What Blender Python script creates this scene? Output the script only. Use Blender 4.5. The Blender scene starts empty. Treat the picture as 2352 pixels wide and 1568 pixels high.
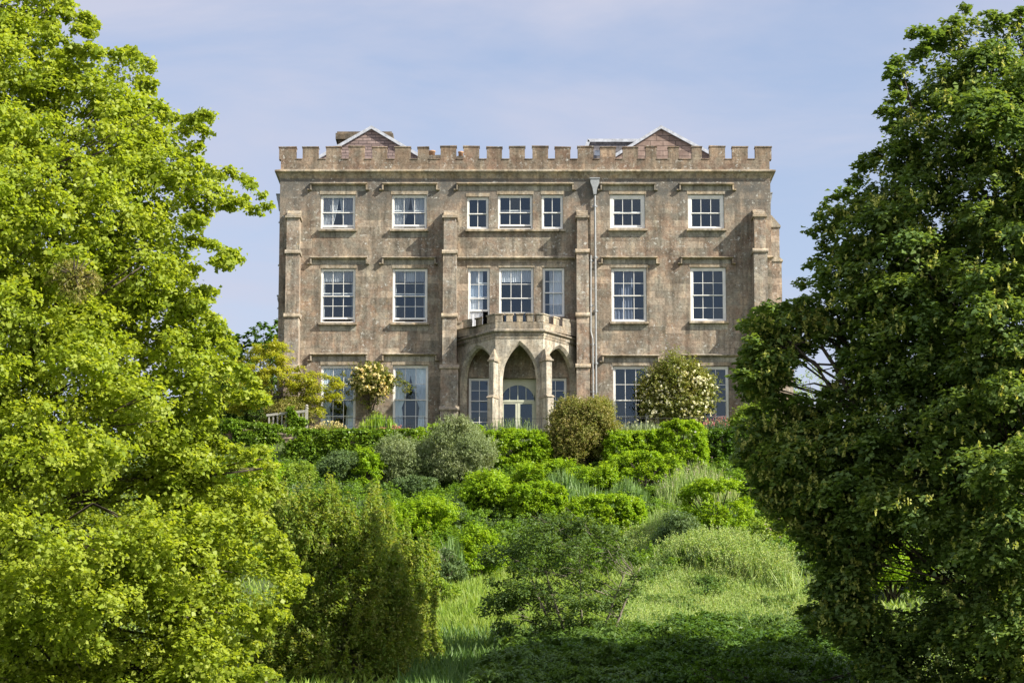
import bpy, math, random
import numpy as np
from mathutils import noise as mnoise, Vector

S = bpy.context.scene
COL = S.collection
R = math.radians

# ------------------------------------------------------------------ camera
FPX, PW, PH = 5000.0, 2352.0, 1568.0        # focal length in reference pixels
PITCH, CAMZ = R(7.8), 1.7
SHIFT = 976.0 / FPX - math.tan(PITCH)
cd = bpy.data.cameras.new('camera')
cam = bpy.data.objects.new('camera', cd); COL.objects.link(cam)
cam.location = (0, 0, CAMZ); cam.rotation_euler = (R(90) + PITCH, 0, 0)
cd.sensor_width = 36; cd.lens = 36 * FPX / PW
cd.shift_y = SHIFT * FPX / PW
cd.clip_start = .5; cd.clip_end = 6000
S.camera = cam

# ------------------------------------------------------------------ light
SUN_DIR = Vector((.75, -.335, .62)).normalized()
elev = math.asin(SUN_DIR.z)
azim = math.atan2(SUN_DIR.x, SUN_DIR.y)
w = bpy.data.worlds.new('World'); S.world = w; w.use_nodes = True
nt = w.node_tree; nt.nodes.clear()
out = nt.nodes.new('ShaderNodeOutputWorld'); bg = nt.nodes.new('ShaderNodeBackground')
sky = nt.nodes.new('ShaderNodeTexSky'); sky.sky_type = 'NISHITA'; sky.sun_disc = False
sky.sun_elevation = elev; sky.sun_rotation = azim
sky.air_density = 1.3; sky.dust_density = 1.0; sky.ozone_density = 2.5
bg.inputs['Strength'].default_value = .125
tc = nt.nodes.new('ShaderNodeTexCoord')
mp = nt.nodes.new('ShaderNodeMapping'); mp.inputs['Scale'].default_value = (1.0, 1.0, 4.2)
mp.inputs['Rotation'].default_value = (R(8), R(-24), 0)
n1 = nt.nodes.new('ShaderNodeTexNoise'); n1.inputs['Scale'].default_value = 3.1
n1.inputs['Detail'].default_value = 7; n1.inputs['Roughness'].default_value = .55
n1.inputs['Distortion'].default_value = .35
cr = nt.nodes.new('ShaderNodeValToRGB')
cr.color_ramp.elements[0].position = .40; cr.color_ramp.elements[0].color = (.25, .25, .25, 1)
cr.color_ramp.elements[1].position = .60; cr.color_ramp.elements[1].color = (.88, .88, .88, 1)
mx = nt.nodes.new('ShaderNodeMix'); mx.data_type = 'RGBA'
tint = nt.nodes.new('ShaderNodeMix'); tint.data_type = 'RGBA'; tint.blend_type = 'MULTIPLY'
tint.inputs[0].default_value = 1; tint.inputs[7].default_value = (.75, .67, .69, 1)
L = nt.links
L.new(tc.outputs['Generated'], mp.inputs['Vector']); L.new(mp.outputs[0], n1.inputs['Vector'])
L.new(n1.outputs['Fac'], cr.inputs[0]); L.new(cr.outputs[0], mx.inputs[0])
L.new(sky.outputs[0], tint.inputs[6])
# unseen brighter cloud added behind the camera to light the trees; bluer house side
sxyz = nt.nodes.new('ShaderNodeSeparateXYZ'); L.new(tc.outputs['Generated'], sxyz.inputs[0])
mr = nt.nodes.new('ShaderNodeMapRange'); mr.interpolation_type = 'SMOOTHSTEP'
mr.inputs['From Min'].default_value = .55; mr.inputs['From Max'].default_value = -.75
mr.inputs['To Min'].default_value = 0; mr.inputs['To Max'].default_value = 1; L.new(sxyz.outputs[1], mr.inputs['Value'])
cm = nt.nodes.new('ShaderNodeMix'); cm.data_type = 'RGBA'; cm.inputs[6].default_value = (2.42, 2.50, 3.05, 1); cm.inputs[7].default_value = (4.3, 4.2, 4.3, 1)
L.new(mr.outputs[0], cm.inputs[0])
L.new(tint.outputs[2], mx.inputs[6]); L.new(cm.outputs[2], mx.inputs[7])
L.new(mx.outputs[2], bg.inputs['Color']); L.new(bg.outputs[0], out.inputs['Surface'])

sl = bpy.data.lights.new('sun', 'SUN'); sl.energy = 5.0; sl.angle = R(.55); sl.color = (1, .93, .80)
so = bpy.data.objects.new('sun', sl); COL.objects.link(so); so.location = (40, -20, 60)
so.rotation_euler = SUN_DIR.to_track_quat('Z', 'Y').to_euler()
S.view_settings.view_transform = 'Standard'; S.view_settings.look = 'None'
S.view_settings.gamma = 1; S.view_settings.exposure = 1.06
S.cycles.max_bounces = 7; S.cycles.diffuse_bounces = 4; S.cycles.glossy_bounces = 3
S.cycles.transmission_bounces = 5; S.cycles.transparent_max_bounces = 8
S.cycles.use_denoising = True

# ------------------------------------------------------------------ pixel rays -> world points at a chosen distance
_c, _s = math.cos(PITCH), math.sin(PITCH)
def P(px, py, Y):
    a = (px - PW / 2) / FPX; v = (PH / 2 - py) / FPX + SHIFT
    t = Y / (_c - v * _s)
    return a * t, CAMZ + t * (_s + v * _c)
def PX(px, py, Y): return P(px, py, Y)[0]
def PZ(py, Y): return P(PW / 2, py, Y)[1]

# ------------------------------------------------------------------ object helpers
def link(o, parent=None):
    COL.objects.link(o)
    if parent is not None: o.parent = parent
    return o
def tag(o, label=None, cat=None, group=None, kind=None):
    if label: o['label'] = label
    if cat: o['category'] = cat
    if group: o['group'] = group
    if kind: o['kind'] = kind
    return o
def empty(name, loc=(0, 0, 0)):
    o = bpy.data.objects.new(name, None); COL.objects.link(o)
    o.location = loc; o.empty_display_size = .3
    return o

class MB:
    """collects polygons, builds ONE mesh object"""
    def __init__(s): s.v = []; s.f = []; s.m = []; s.mi = 0
    def poly(s, pts):
        n = len(s.v); s.v += [tuple(p) for p in pts]; s.f.append(tuple(range(n, n + len(pts)))); s.m.append(s.mi)
    def box(s, x0, x1, y0, y1, z0, z1):
        n = len(s.v)
        s.v += [(x0,y0,z0),(x1,y0,z0),(x1,y1,z0),(x0,y1,z0),(x0,y0,z1),(x1,y0,z1),(x1,y1,z1),(x0,y1,z1)]
        for q in ((0,3,2,1),(4,5,6,7),(0,1,5,4),(1,2,6,5),(2,3,7,6),(3,0,4,7)):
            s.f.append(tuple(n + i for i in q)); s.m.append(s.mi)
    def hexa(s, p):      # eight points ordered as in box
        n = len(s.v); s.v += [tuple(q) for q in p]
        for q in ((0,3,2,1),(4,5,6,7),(0,1,5,4),(1,2,6,5),(2,3,7,6),(3,0,4,7)):
            s.f.append(tuple(n + i for i in q)); s.m.append(s.mi)
    def prism_x(s, yz, x0, x1):   # polygon in (y,z) extruded along x
        n = len(yz); k = len(s.v)
        s.v += [(x0, y, z) for y, z in yz] + [(x1, y, z) for y, z in yz]
        s.f.append(tuple(range(k, k + n))); s.f.append(tuple(range(k + 2*n - 1, k + n - 1, -1)))
        for i in range(n):
            j = (i + 1) % n; s.f.append((k + i, k + n + i, k + n + j, k + j))
        s.m += [s.mi] * (n + 2)
    def prism_y(s, xz, y0, y1):
        n = len(xz); k = len(s.v)
        s.v += [(x, y0, z) for x, z in xz] + [(x, y1, z) for x, z in xz]
        s.f.append(tuple(range(k, k + n))); s.f.append(tuple(range(k + 2*n - 1, k + n - 1, -1)))
        for i in range(n):
            j = (i + 1) % n; s.f.append((k + i, k + n + i, k + n + j, k + j))
        s.m += [s.mi] * (n + 2)
    def tube(s, pts, rad, n=6):
        pts = [Vector(p) for p in pts]; k = len(s.v)
        if not hasattr(rad, '__len__'): rad = [rad] * len(pts)
        for i, p in enumerate(pts):
            d = (pts[min(i+1, len(pts)-1)] - pts[max(i-1, 0)]).normalized()
            a = d.cross(Vector((0, 0, 1)) if abs(d.z) < .9 else Vector((1, 0, 0))).normalized(); b = d.cross(a)
            for q in range(n):
                t = 2*math.pi*q/n; s.v.append(tuple(p + (a*math.cos(t) + b*math.sin(t)) * rad[i]))
        for i in range(len(pts) - 1):
            for q in range(n):
                r = (q + 1) % n
                s.f.append((k+i*n+q, k+i*n+r, k+(i+1)*n+r, k+(i+1)*n+q)); s.m.append(s.mi)
        s.f.append(tuple(k + q for q in range(n))); s.m.append(s.mi)
        s.f.append(tuple(k + (len(pts)-1)*n + q for q in range(n))); s.m.append(s.mi)
    def lathe(s, cx, cy, prof, n=12):
        k = len(s.v)
        for r, z in prof:
            for q in range(n):
                t = 2*math.pi*q/n; s.v.append((cx + r*math.cos(t), cy + r*math.sin(t), z))
        for i in range(len(prof) - 1):
            for q in range(n):
                r = (q + 1) % n
                s.f.append((k+i*n+q, k+i*n+r, k+(i+1)*n+r, k+(i+1)*n+q)); s.m.append(s.mi)
        s.f.append(tuple(k + q for q in range(n))); s.m.append(s.mi)
        s.f.append(tuple(k + (len(prof)-1)*n + q for q in range(n))); s.m.append(s.mi)
    def build(s, name, mat, parent=None, smooth=False):
        me = bpy.data.meshes.new(name)
        off = Vector((0, 0, 0))
        if parent is not None:
            p = parent
            while p is not None: off += p.location; p = p.parent
        me.from_pydata([(x - off.x, y - off.y, z - off.z) for x, y, z in s.v], [], s.f)
        for m in (mat if isinstance(mat, (list, tuple)) else [mat]): me.materials.append(m)
        me.polygons.foreach_set('material_index', s.m)
        if smooth: me.polygons.foreach_set('use_smooth', [True] * len(me.polygons))
        me.update()
        import bmesh
        bm = bmesh.new(); bm.from_mesh(me); bmesh.ops.recalc_face_normals(bm, faces=bm.faces); bm.to_mesh(me); bm.free()
        return link(bpy.data.objects.new(name, me), parent)

# ------------------------------------------------------------------ materials
def new_mat(name):
    m = bpy.data.materials.new(name); m.use_nodes = True
    t = m.node_tree; b = t.nodes['Principled BSDF']
    return m, t, b
class NT:
    def __init__(s, t): s.t = t
    def n(s, typ, **kw):
        o = s.t.nodes.new('ShaderNode' + typ)
        for k, v in kw.items():
            if k.startswith('i_'): o.inputs[int(k[2:]) if k[2:].isdigit() else k[2:]].default_value = v
            else: setattr(o, k, v)
        return o
    def l(s, a, b): s.t.links.new(a, b)
    def mix(s, fac, a, b, mode='MIX'):
        m = s.n('Mix', data_type='RGBA', blend_type=mode)
        for i, v in ((0, fac), (6, a), (7, b)):
            if isinstance(v, (int, float)): m.inputs[i].default_value = v
            elif isinstance(v, tuple): m.inputs[i].default_value = (*v, 1)
            else: s.l(v, m.inputs[i])
        return m.outputs[2]
    def noise(s, vec, scale, detail=4, rough=.55, dist=0):
        q = s.n('TexNoise'); q.inputs['Scale'].default_value = scale; q.inputs['Detail'].default_value = detail
        q.inputs['Roughness'].default_value = rough; q.inputs['Distortion'].default_value = dist
        s.l(vec, q.inputs['Vector']); return q.outputs['Fac']
    def ramp(s, fac, *els):
        q = s.n('ValToRGB'); e = q.color_ramp.elements
        while len(e) < len(els): e.new(.5)
        for i, (p, c) in enumerate(els):
            e[i].position = p; e[i].color = (c, c, c, 1) if isinstance(c, (int, float)) else (*c, 1)
        s.l(fac, q.inputs[0]); return q.outputs[0]
    def scale(s, vec, sc):
        m = s.n('Mapping'); m.inputs['Scale'].default_value = sc; s.l(vec, m.inputs['Vector']); return m.outputs[0]

def stone(name, base, warm, grey, lichen=.5, blocks=.5, stain=.5, bump=.5, band=None):
    m, t, b = new_mat(name); N = NT(t)
    co = N.n('NewGeometry').outputs['Position']
    sx = N.n('SeparateXYZ'); N.l(co, sx.inputs[0])
    ad = N.n('Math', operation='ADD'); N.l(sx.outputs[0], ad.inputs[0]); N.l(sx.outputs[1], ad.inputs[1])
    cb = N.n('CombineXYZ'); N.l(ad.outputs[0], cb.inputs[0]); N.l(sx.outputs[2], cb.inputs[1])
    br = N.n('TexBrick', offset=.5); br.inputs['Scale'].default_value = 1
    br.inputs['Brick Width'].default_value = .92; br.inputs['Row Height'].default_value = .34
    br.inputs['Mortar Size'].default_value = .012; br.inputs['Mortar Smooth'].default_value = .4
    br.inputs['Color1'].default_value = (.0, .0, .0, 1); br.inputs['Color2'].default_value = (1, 1, 1, 1)
    br.inputs['Mortar'].default_value = (.5, .5, .5, 1)
    # courses that wobble slightly
    wob = N.n('VectorMath', operation='ADD'); nz = N.n('TexNoise'); nz.inputs['Scale'].default_value = 1.3
    N.l(co, nz.inputs['Vector']); ms = N.n('VectorMath', operation='SCALE'); ms.inputs['Scale'].default_value = .025
    N.l(nz.outputs['Color'], ms.inputs[0]); N.l(cb.outputs[0], wob.inputs[0]); N.l(ms.outputs[0], wob.inputs[1])
    N.l(wob.outputs[0], br.inputs['Vector'])
    big = N.noise(co, .33, 5, .6, .4); mid = N.noise(co, 1.7, 6, .65, .3); fine = N.noise(co, 8.5, 5, .78)
    c = N.mix(N.ramp(big, (.42, 0), (.58, 1)), base, warm)
    c = N.mix(N.ramp(mid, (.42, 0), (.60, .9)), c, grey)
    c = N.mix(N.ramp(N.noise(co, .75, 6, .7, .5), (.47, 0), (.62, .8)), c, N.mix(1, c, (.68, .67, .66), 'MULTIPLY'))
    c = N.mix(1, c, N.ramp(br.outputs['Color'], (0, 1-.36*blocks), (1, 1+.30*blocks)), 'MULTIPLY')
    # single replaced blocks
    c = N.mix(N.ramp(br.outputs['Color'], (.78, 0), (1, blocks)), c, tuple(min(1, k*1.45) for k in base))
    c = N.mix(N.ramp(br.outputs['Color'], (0, blocks*.6), (.2, 0)), c, tuple(k*.62 for k in grey))
    c = N.mix(N.ramp(fine, (.33, 1), (.52, 0)), c, N.mix(1, c, (.50, .47, .44), 'MULTIPLY'))
    c = N.mix(N.ramp(fine, (.56, 0), (.74, .65)), c, N.mix(1, c, (1.5, 1.45, 1.4), 'MULTIPLY'))
    # run-off streaks, stretched down the wall
    st = N.noise(N.scale(co, (2.6, 2.6, .28)), 1.0, 6, .62)
    c = N.mix(N.ramp(st, (.47, 0), (.64, min(1, stain*1.5))), c, N.mix(1, c, (.46, .47, .47), 'MULTIPLY'))
    st2 = N.noise(N.scale(co, (1.9, 1.9, .5)), 1.6, 5, .6)
    c = N.mix(N.ramp(st2, (.50, 0), (.66, stain*1.4)), c, N.mix(1, c, (1.6, 1.56, 1.46), 'MULTIPLY'))
    if band:   # mottled near-black tone, strengthening with height towards the cornice
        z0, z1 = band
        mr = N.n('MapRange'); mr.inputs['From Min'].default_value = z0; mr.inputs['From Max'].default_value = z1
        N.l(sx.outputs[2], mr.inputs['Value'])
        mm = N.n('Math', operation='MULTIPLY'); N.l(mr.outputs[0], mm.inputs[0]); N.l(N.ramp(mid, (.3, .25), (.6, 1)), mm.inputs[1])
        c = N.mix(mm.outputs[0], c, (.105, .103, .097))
    # lichen: clustered pale specks
    cl = N.noise(co, .9, 3, .6); sp = N.noise(co, 5.5, 6, .78, .3)
    ml = N.n('Math', operation='MULTIPLY'); N.l(N.ramp(cl, (.42, .10), (.58, 1)), ml.inputs[0]); N.l(N.ramp(sp, (.565, 0), (.62, lichen)), ml.inputs[1])
    c = N.mix(ml.outputs[0], c, (.50, .50, .47))
    sp2 = N.noise(co, 5.2, 4, .7, .2); cl2 = N.noise(co, .55, 2, .5)
    ml2 = N.n('Math', operation='MULTIPLY'); N.l(N.ramp(cl2, (.52, 0), (.6, 1)), ml2.inputs[0]); N.l(N.ramp(sp2, (.63, 0), (.69, lichen*.7)), ml2.inputs[1])
    c = N.mix(ml2.outputs[0], c, (.36, .25, .10))
    mort = N.n('Math', operation='MULTIPLY'); N.l(br.outputs['Fac'], mort.inputs[0]); mort.inputs[1].default_value = .5
    c = N.mix(mort.outputs[0], c, tuple(k*.55 for k in base))
    N.l(c, b.inputs['Base Color']); b.inputs['Roughness'].default_value = .92
    b.inputs['Specular IOR Level'].default_value = .2
    bp = N.n('Bump'); bp.inputs['Strength'].default_value = bump; bp.inputs['Distance'].default_value = .03
    a1 = N.n('Math', operation='ADD'); N.l(mid, a1.inputs[0]); N.l(fine, a1.inputs[1]); N.l(a1.outputs[0], bp.inputs['Height'])
    N.l(bp.outputs[0], b.inputs['Normal'])
    return m

def plain(name, col, rough=.6, var=.15, scale=6, metal=0, bump=0):
    m, t, b = new_mat(name); N = NT(t)
    co = N.n('NewGeometry').outputs['Position']
    f = N.noise(co, scale, 5, .65)
    c = N.mix(N.ramp(f, (.35, 1), (.62, 0)), col, tuple(k*(1 - 2*var) for k in col))
    N.l(c, b.inputs['Base Color']); b.inputs['Roughness'].default_value = rough; b.inputs['Metallic'].default_value = metal
    if bump:
        bp = N.n('Bump'); bp.inputs['Strength'].default_value = bump; bp.inputs['Distance'].default_value = .02
        N.l(f, bp.inputs['Height']); N.l(bp.outputs[0], b.inputs['Normal'])
    return m

def leafmat(name, cols, transl=.35, rough=.45, hue=None, boost=1.0):
    """cols: colours a leaf may take, chosen by the per-leaf random number"""
    m, t, b = new_mat(name); N = NT(t)
    at = N.n('Attribute', attribute_name='rnd')
    c = N.ramp(at.outputs['Fac'], *[((i / max(1, len(cols)-1)), k) for i, k in enumerate(cols)])
    co = N.n('NewGeometry').outputs['Position']
    f = N.noise(co, .9, 3, .6)
    c = N.mix(N.ramp(f, (.38, .5), (.62, 0)), c, N.mix(1, c, hue or (.80, .95, .8), 'MULTIPLY'))
    N.l(c, b.inputs['Base Color']); b.inputs['Roughness'].default_value = rough
    b.inputs['Specular IOR Level'].default_value = .28
    tr = N.n('BsdfTranslucent'); N.l(N.mix(1, c, (1.25*boost, 1.2*boost, .45), 'MULTIPLY'), tr.inputs[0])
    ms = N.n('MixShader'); ms.inputs[0].default_value = transl
    N.l(b.outputs[0], ms.inputs[1]); N.l(tr.outputs[0], ms.inputs[2])
    N.l(ms.outputs[0], t.nodes['Material Output'].inputs['Surface'])
    return m

M = {}
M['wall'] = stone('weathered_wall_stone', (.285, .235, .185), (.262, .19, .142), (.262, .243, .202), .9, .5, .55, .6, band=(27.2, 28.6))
M['trim'] = stone('carved_trim_stone', (.38, .32, .24), (.33, .265, .19), (.31, .285, .24), .5, .1, .6, .35)
M['parapet'] = stone('lichened_parapet_stone', (.25, .19, .14), (.215, .15, .112), (.225, .195, .155), .8, .35, .5, .5)
M['buttress'] = stone('buttress_stone', (.325, .27, .215), (.295, .22, .17), (.30, .28, .24), .9, .45, .6, .5)
M['porch'] = stone('porch_limestone', (.45, .405, .33), (.41, .36, .29), (.37, .355, .31), .3, .2, .6, .3)
M['shelter'] = stone('sheltered_grey_stone', (.30, .29, .245), (.28, .265, .22), (.33, .32, .28), .2, .3, .6, .3)
M['porchtrim'] = stone('dark_streaked_porch_stone', (.34, .295, .235), (.30, .25, .19), (.25, .235, .20), .5, .2, .9, .4)
M['lead'] = plain('roof_lead', (.30, .31, .33), .6)
M['white'] = plain('white_paint', (.74, .735, .71), .45, .08, 3)
M['cream'] = plain('sage_cream_paint', (.56, .58, .46), .5, .06, 3)
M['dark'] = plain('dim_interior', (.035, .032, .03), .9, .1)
M['flash'] = plain('weathered_white_fascia', (.47, .50, .56), .5, .2, 5)
M['iron'] = plain('black_iron', (.035, .035, .035), .5, .1)
M['pipe'] = plain('grey_pipe_paint', (.30, .32, .34), .45, .15, 9)
M['wood'] = plain('grey_weathered_wood', (.36, .35, .31), .85, .2, 12)
M['clay'] = plain('terracotta_clay', (.42, .25, .14), .8, .2, 8)
M['bark'] = plain('bark', (.085, .068, .05), .9, .3, 14, bump=.6)
M['greybark'] = plain('pale_grey_bark', (.24, .21, .165), .9, .25, 14, bump=.6)
M['ornament'] = plain('white_glaze', (.7, .72, .74), .3, .03)

m, t, b = new_mat('window_glass'); N = NT(t)
gl = N.n('BsdfGlossy'); gl.inputs['Roughness'].default_value = .015; gl.inputs['Color'].default_value = (.66, .82, 1, 1)
tp = N.n('BsdfTransparent'); tp.inputs['Color'].default_value = (.90, .94, .97, 1)
fr = N.n('Fresnel'); fr.inputs['IOR'].default_value = 1.75
ms = N.n('MixShader'); N.l(fr.outputs[0], ms.inputs[0]); N.l(tp.outputs[0], ms.inputs[1]); N.l(gl.outputs[0], ms.inputs[2])
bp = N.n('Bump'); bp.inputs['Strength'].default_value = .25; bp.inputs['Distance'].default_value = .02
N.l(N.noise(N.n('NewGeometry').outputs['Position'], 1.8, 2), bp.inputs['Height'])
N.l(bp.outputs[0], gl.inputs['Normal'])
N.l(ms.outputs[0], t.nodes['Material Output'].inputs['Surface']); M['glass'] = m

def curtain_mat(name, col):
    m, t, b = new_mat(name); N = NT(t)
    N.l(N.mix(N.noise(N.n('NewGeometry').outputs['Position'], 3), col, tuple(k*.85 for k in col)), b.inputs['Base Color'])
    b.inputs['Roughness'].default_value = .9
    tr = N.n('BsdfTranslucent'); tr.inputs[0].default_value = (*col, 1)
    ms = N.n('MixShader'); ms.inputs[0].default_value = .08
    N.l(b.outputs[0], ms.inputs[1]); N.l(tr.outputs[0], ms.inputs[2]); N.l(ms.outputs[0], t.nodes['Material Output'].inputs['Surface'])
    return m
M['cur_grey'] = curtain_mat('grey_curtain_cloth', (.50, .51, .53))
M['cur_blue'] = curtain_mat('pale_blue_curtain_cloth', (.82, .89, .92))
M['cur_white'] = curtain_mat('white_curtain_cloth', (.78, .80, .84))
M['cur_navy'] = curtain_mat('blue_grey_blind_cloth', (.17, .19, .25))

# hung slates / coursed rubble for the roof gables
def hung(name, a, b2, mort, bw, rh):
    m, t, b = new_mat(name); N = NT(t)
    co = N.n('NewGeometry').outputs['Position']; sx = N.n('SeparateXYZ'); N.l(co, sx.inputs[0])
    cb = N.n('CombineXYZ'); N.l(sx.outputs[0], cb.inputs[0]); N.l(sx.outputs[2], cb.inputs[1])
    br = N.n('TexBrick', offset=.5); br.inputs['Scale'].default_value = 1
    br.inputs['Brick Width'].default_value = bw; br.inputs['Row Height'].default_value = rh
    br.inputs['Mortar Size'].default_value = .012; br.inputs['Color1'].default_value = (*a, 1)
    br.inputs['Color2'].default_value = (*b2, 1); br.inputs['Mortar'].default_value = (*mort, 1)
    N.l(cb.outputs[0], br.inputs['Vector'])
    f = N.noise(co, 5, 5, .6)
    N.l(N.mix(N.ramp(f, (.4, .7), (.65, 0)), br.outputs['Color'], N.mix(1, br.outputs['Color'], (.6, .55, .52), 'MULTIPLY')), b.inputs['Base Color'])
    b.inputs['Roughness'].default_value = .8
    bp = N.n('Bump'); bp.inputs['Distance'].default_value = .03; bp.invert = True; N.l(br.outputs['Fac'], bp.inputs['Height']); N.l(bp.outputs[0], b.inputs['Normal'])
    return m
M['slates'] = hung('hung_slates', (.20, .15, .145), (.30, .23, .215), (.07, .055, .055), .42, .155)
M['rubble'] = hung('rough_brown_stone_courses', (.22, .16, .135), (.34, .25, .21), (.08, .06, .05), .62, .26)
M['roofing'] = hung('grey_roof_slates', (.16, .16, .18), (.22, .21, .23), (.06, .06, .07), .3, .2)
M['chim'] = stone('dark_chimney_stone', (.13, .105, .08), (.12, .095, .07), (.13, .12, .10), .4, .3, .5, .5)

# ------------------------------------------------------------------ terrain
TP = [(-60, 0), (0, 0), (30, 1.2), (40, 2.2), (48, 3.2), (55, 4.4), (62, 5.7), (68, 6.7), (72, 7.4), (75, 8.1), (79.6, 9.5), (83, 11.0), (87, 12.3),
      (89.5, 13.0), (92, 13.8), (93.2, 14.6), (94.3, 16.1), (97, 16.3), (125, 16.3), (200, 14), (500, 8), (3000, 0)]
TX, TZ = np.array([p[0] for p in TP], float), np.array([p[1] for p in TP], float)
def terr(x, y):
    x = np.asarray(x, float); y = np.asarray(y, float)
    z = np.interp(y, TX, TZ)
    # the mound of rough grass at right, the lane of grass at left
    k = np.clip((y - 30) / 20, 0, 1) * np.clip((93 - y) / 6, 0, 1)
    z = z + 1.0 * np.exp(-((x - 7.0) / 4.2)**2 - ((y - 71.5) / 3.6)**2)
    z = z + k * .16 * (np.sin(x * .55 + y * .21) + np.sin(x * .23 - y * .37 + 1.3))
    return z
def terrz(x, y): return float(terr(x, y))

ys = np.concatenate([np.arange(-60, 20, 8), np.arange(20, 100, .8), np.arange(100, 130, 3), np.array([140, 170, 200, 300, 500, 1000, 3000])])
xs = np.concatenate([np.array([-3000, -1000, -400, -150, -80]), np.arange(-40, 40.1, .8), np.array([80, 150, 400, 1000, 3000])])
gx, gy = np.meshgrid(xs, ys); gz = terr(gx, gy)
me = bpy.data.meshes.new('ground')
nv = gx.size; vv = np.stack([gx.ravel(), gy.ravel(), gz.ravel()], 1)
idx = np.arange(nv).reshape(gx.shape)
ff = np.stack([idx[:-1, :-1].ravel(), idx[:-1, 1:].ravel(), idx[1:, 1:].ravel(), idx[1:, :-1].ravel()], 1)
me.from_pydata(vv.tolist(), [], ff.tolist())
gm, t, b = new_mat('rough_grass_soil'); N = NT(t)
co = N.n('NewGeometry').outputs['Position']
c = N.mix(N.ramp(N.noise(co, .5, 5), (.35, 0), (.65, 1)), (.045, .085, .014), (.075, .12, .02))
c = N.mix(N.ramp(N.noise(co, 7, 5, .7), (.4, .8), (.6, 0)), c, (.03, .035, .012))
N.l(c, b.inputs['Base Color']); b.inputs['Roughness'].default_value = .95
me.materials.append(gm); me.polygons.foreach_set('use_smooth', [True]*len(me.polygons))
ground = link(bpy.data.objects.new('ground', me)); tag(ground, kind='structure')
# ================================================================== THE HOUSE
YF = 100.0                       # facade plane
house = empty('country_house', (PX(1206, 700, YF), YF, 16.3))
tag(house, 'three storey brown stone country house with battlements, sash windows and a gothic arched porch', 'house')
def X(px, py=680): return PX(px, py, YF)
def Z(py): return PZ(py, YF)
XL, XR = X(640, 650), X(1773, 650)
ZB, ZC, ZPAR, ZTOP = 16.1, Z(396), Z(364.5), Z(333.5)
YB = 113.0

# window list: x0,x1,ytop,ybot (pixels), columns, rows in upper and lower sash, frame width, extras
WIN = []
def W(x0, x1, y0, y1, cols, ru, rl, fw=.085, hood=None, sill=True, lift=0, cur=None, lab=None, lint=True):
    ym = (y0 + y1) / 2
    WIN.append(dict(x0=PX(x0, ym, YF), x1=PX(x1, ym, YF), z1=Z(y0), z0=Z(y1), cols=cols, ru=ru, rl=rl, fw=fw, hood=hood,
                    sill=sill, lift=lift, cur=cur, lab=lab, lint=lint))
W(736, 816, 447, 526, 3, 1, 1, hood=(713, 844, 421), lift=.09, cur=('part', 'cur_grey'), lab='sash window with parted grey curtains and the bottom sash raised')
W(899.5, 980.5, 447, 526, 3, 1, 1, hood=(878, 1005, 421), lift=.11, cur=('part', 'cur_grey'))
W(1072, 1122.5, 452, 526, 2, 1, 1, sill=False)
W(1143, 1223.5, 447, 526, 3, 1, 1, hood=(1048.6, 1317.5, 421), sill=False, lift=.12)
W(1243.5, 1293.5, 447, 526, 2, 1, 1, sill=False)
W(1400.5, 1482, 446, 525, 3, 1, 1, fw=.17, hood=(1379, 1505, 421.5), lift=.06)
W(1580, 1663.5, 446, 525, 3, 1, 1, fw=.16, hood=(1560, 1685, 421.5))
W(736, 816.5, 616, 740.5, 3, 2, 2, hood=(713, 844, 590.5), lift=.14, cur=('top', 'cur_grey'))
W(901, 982, 616, 740.5, 3, 2, 2, hood=(878, 1001, 590.5), lift=.12, cur=('top', 'cur_grey'))
W(1074.5, 1125, 615, 752, 2, 2, 2, sill=False, lift=.75, cur=('left', 'cur_white'), lab='narrow sash window half raised over a white curtain')
W(1145.5, 1226, 614, 752, 3, 2, 2, sill=False, cur=('top', 'cur_white'))
W(1246, 1297, 614, 727, 2, 2, 2, sill=False, cur=('right', 'cur_white'))
W(1404, 1485.5, 615, 738.5, 3, 2, 2, fw=.10, hood=(1381, 1510, 590), cur=('full', 'cur_navy'))
W(1585.5, 1668.5, 613.5, 737, 3, 2, 2, fw=.12, hood=(1563, 1684, 590))
W(736, 817, 838, 995, 3, 2, 2, hood=(713, 844, 812), sill=False, cur=('tied', 'cur_blue'), lab='tall ground floor window with tied back pale blue curtains behind the golden tree')
W(901.5, 983.5, 838, 995, 3, 2, 2, hood=(878, 1003, 812), sill=False, cur=('tied', 'cur_blue'))
W(1076, 1126, 867, 995, 2, 2, 3, sill=False, lint=False)
W(1250, 1302, 867, 995, 2, 2, 3, sill=False, lint=False)
W(1408, 1490, 840, 995, 3, 2, 2, fw=.09, hood=(1383.5, 1514, 815), sill=False)
W(1590, 1675, 840, 995, 3, 2, 2, fw=.11, hood=(1567, 1705, 814), sill=False)
DOOR = dict(x0=X(1147, 930), x1=X(1232, 930), z0=16.3, z1=Z(868))

# ---- wall with real openings
opens = [(q['x0'], q['x1'], q['z0'], q['z1']) for q in WIN] + [(DOOR['x0'], DOOR['x1'], DOOR['z0'], DOOR['z1'])]
mb = MB()
bx = sorted({XL, XR} | {o[0] for o in opens} | {o[1] for o in opens})
bz = sorted({ZB, ZC} | {o[2] for o in opens} | {o[3] for o in opens})
for i in range(len(bx) - 1):
    z_run = None
    for j in range(len(bz) - 1):
        cx, cz = (bx[i] + bx[i+1]) / 2, (bz[j] + bz[j+1]) / 2
        hole = any(o[0] < cx < o[1] and o[2] < cz < o[3] for o in opens)
        if not hole and z_run is None: z_run = bz[j]
        if z_run is not None and (hole or j == len(bz) - 2):
            ze = bz[j] if hole else bz[j+1]
            mb.poly([(bx[i], YF, z_run), (bx[i+1], YF, z_run), (bx[i+1], YF, ze), (bx[i], YF, ze)]); z_run = None
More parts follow.
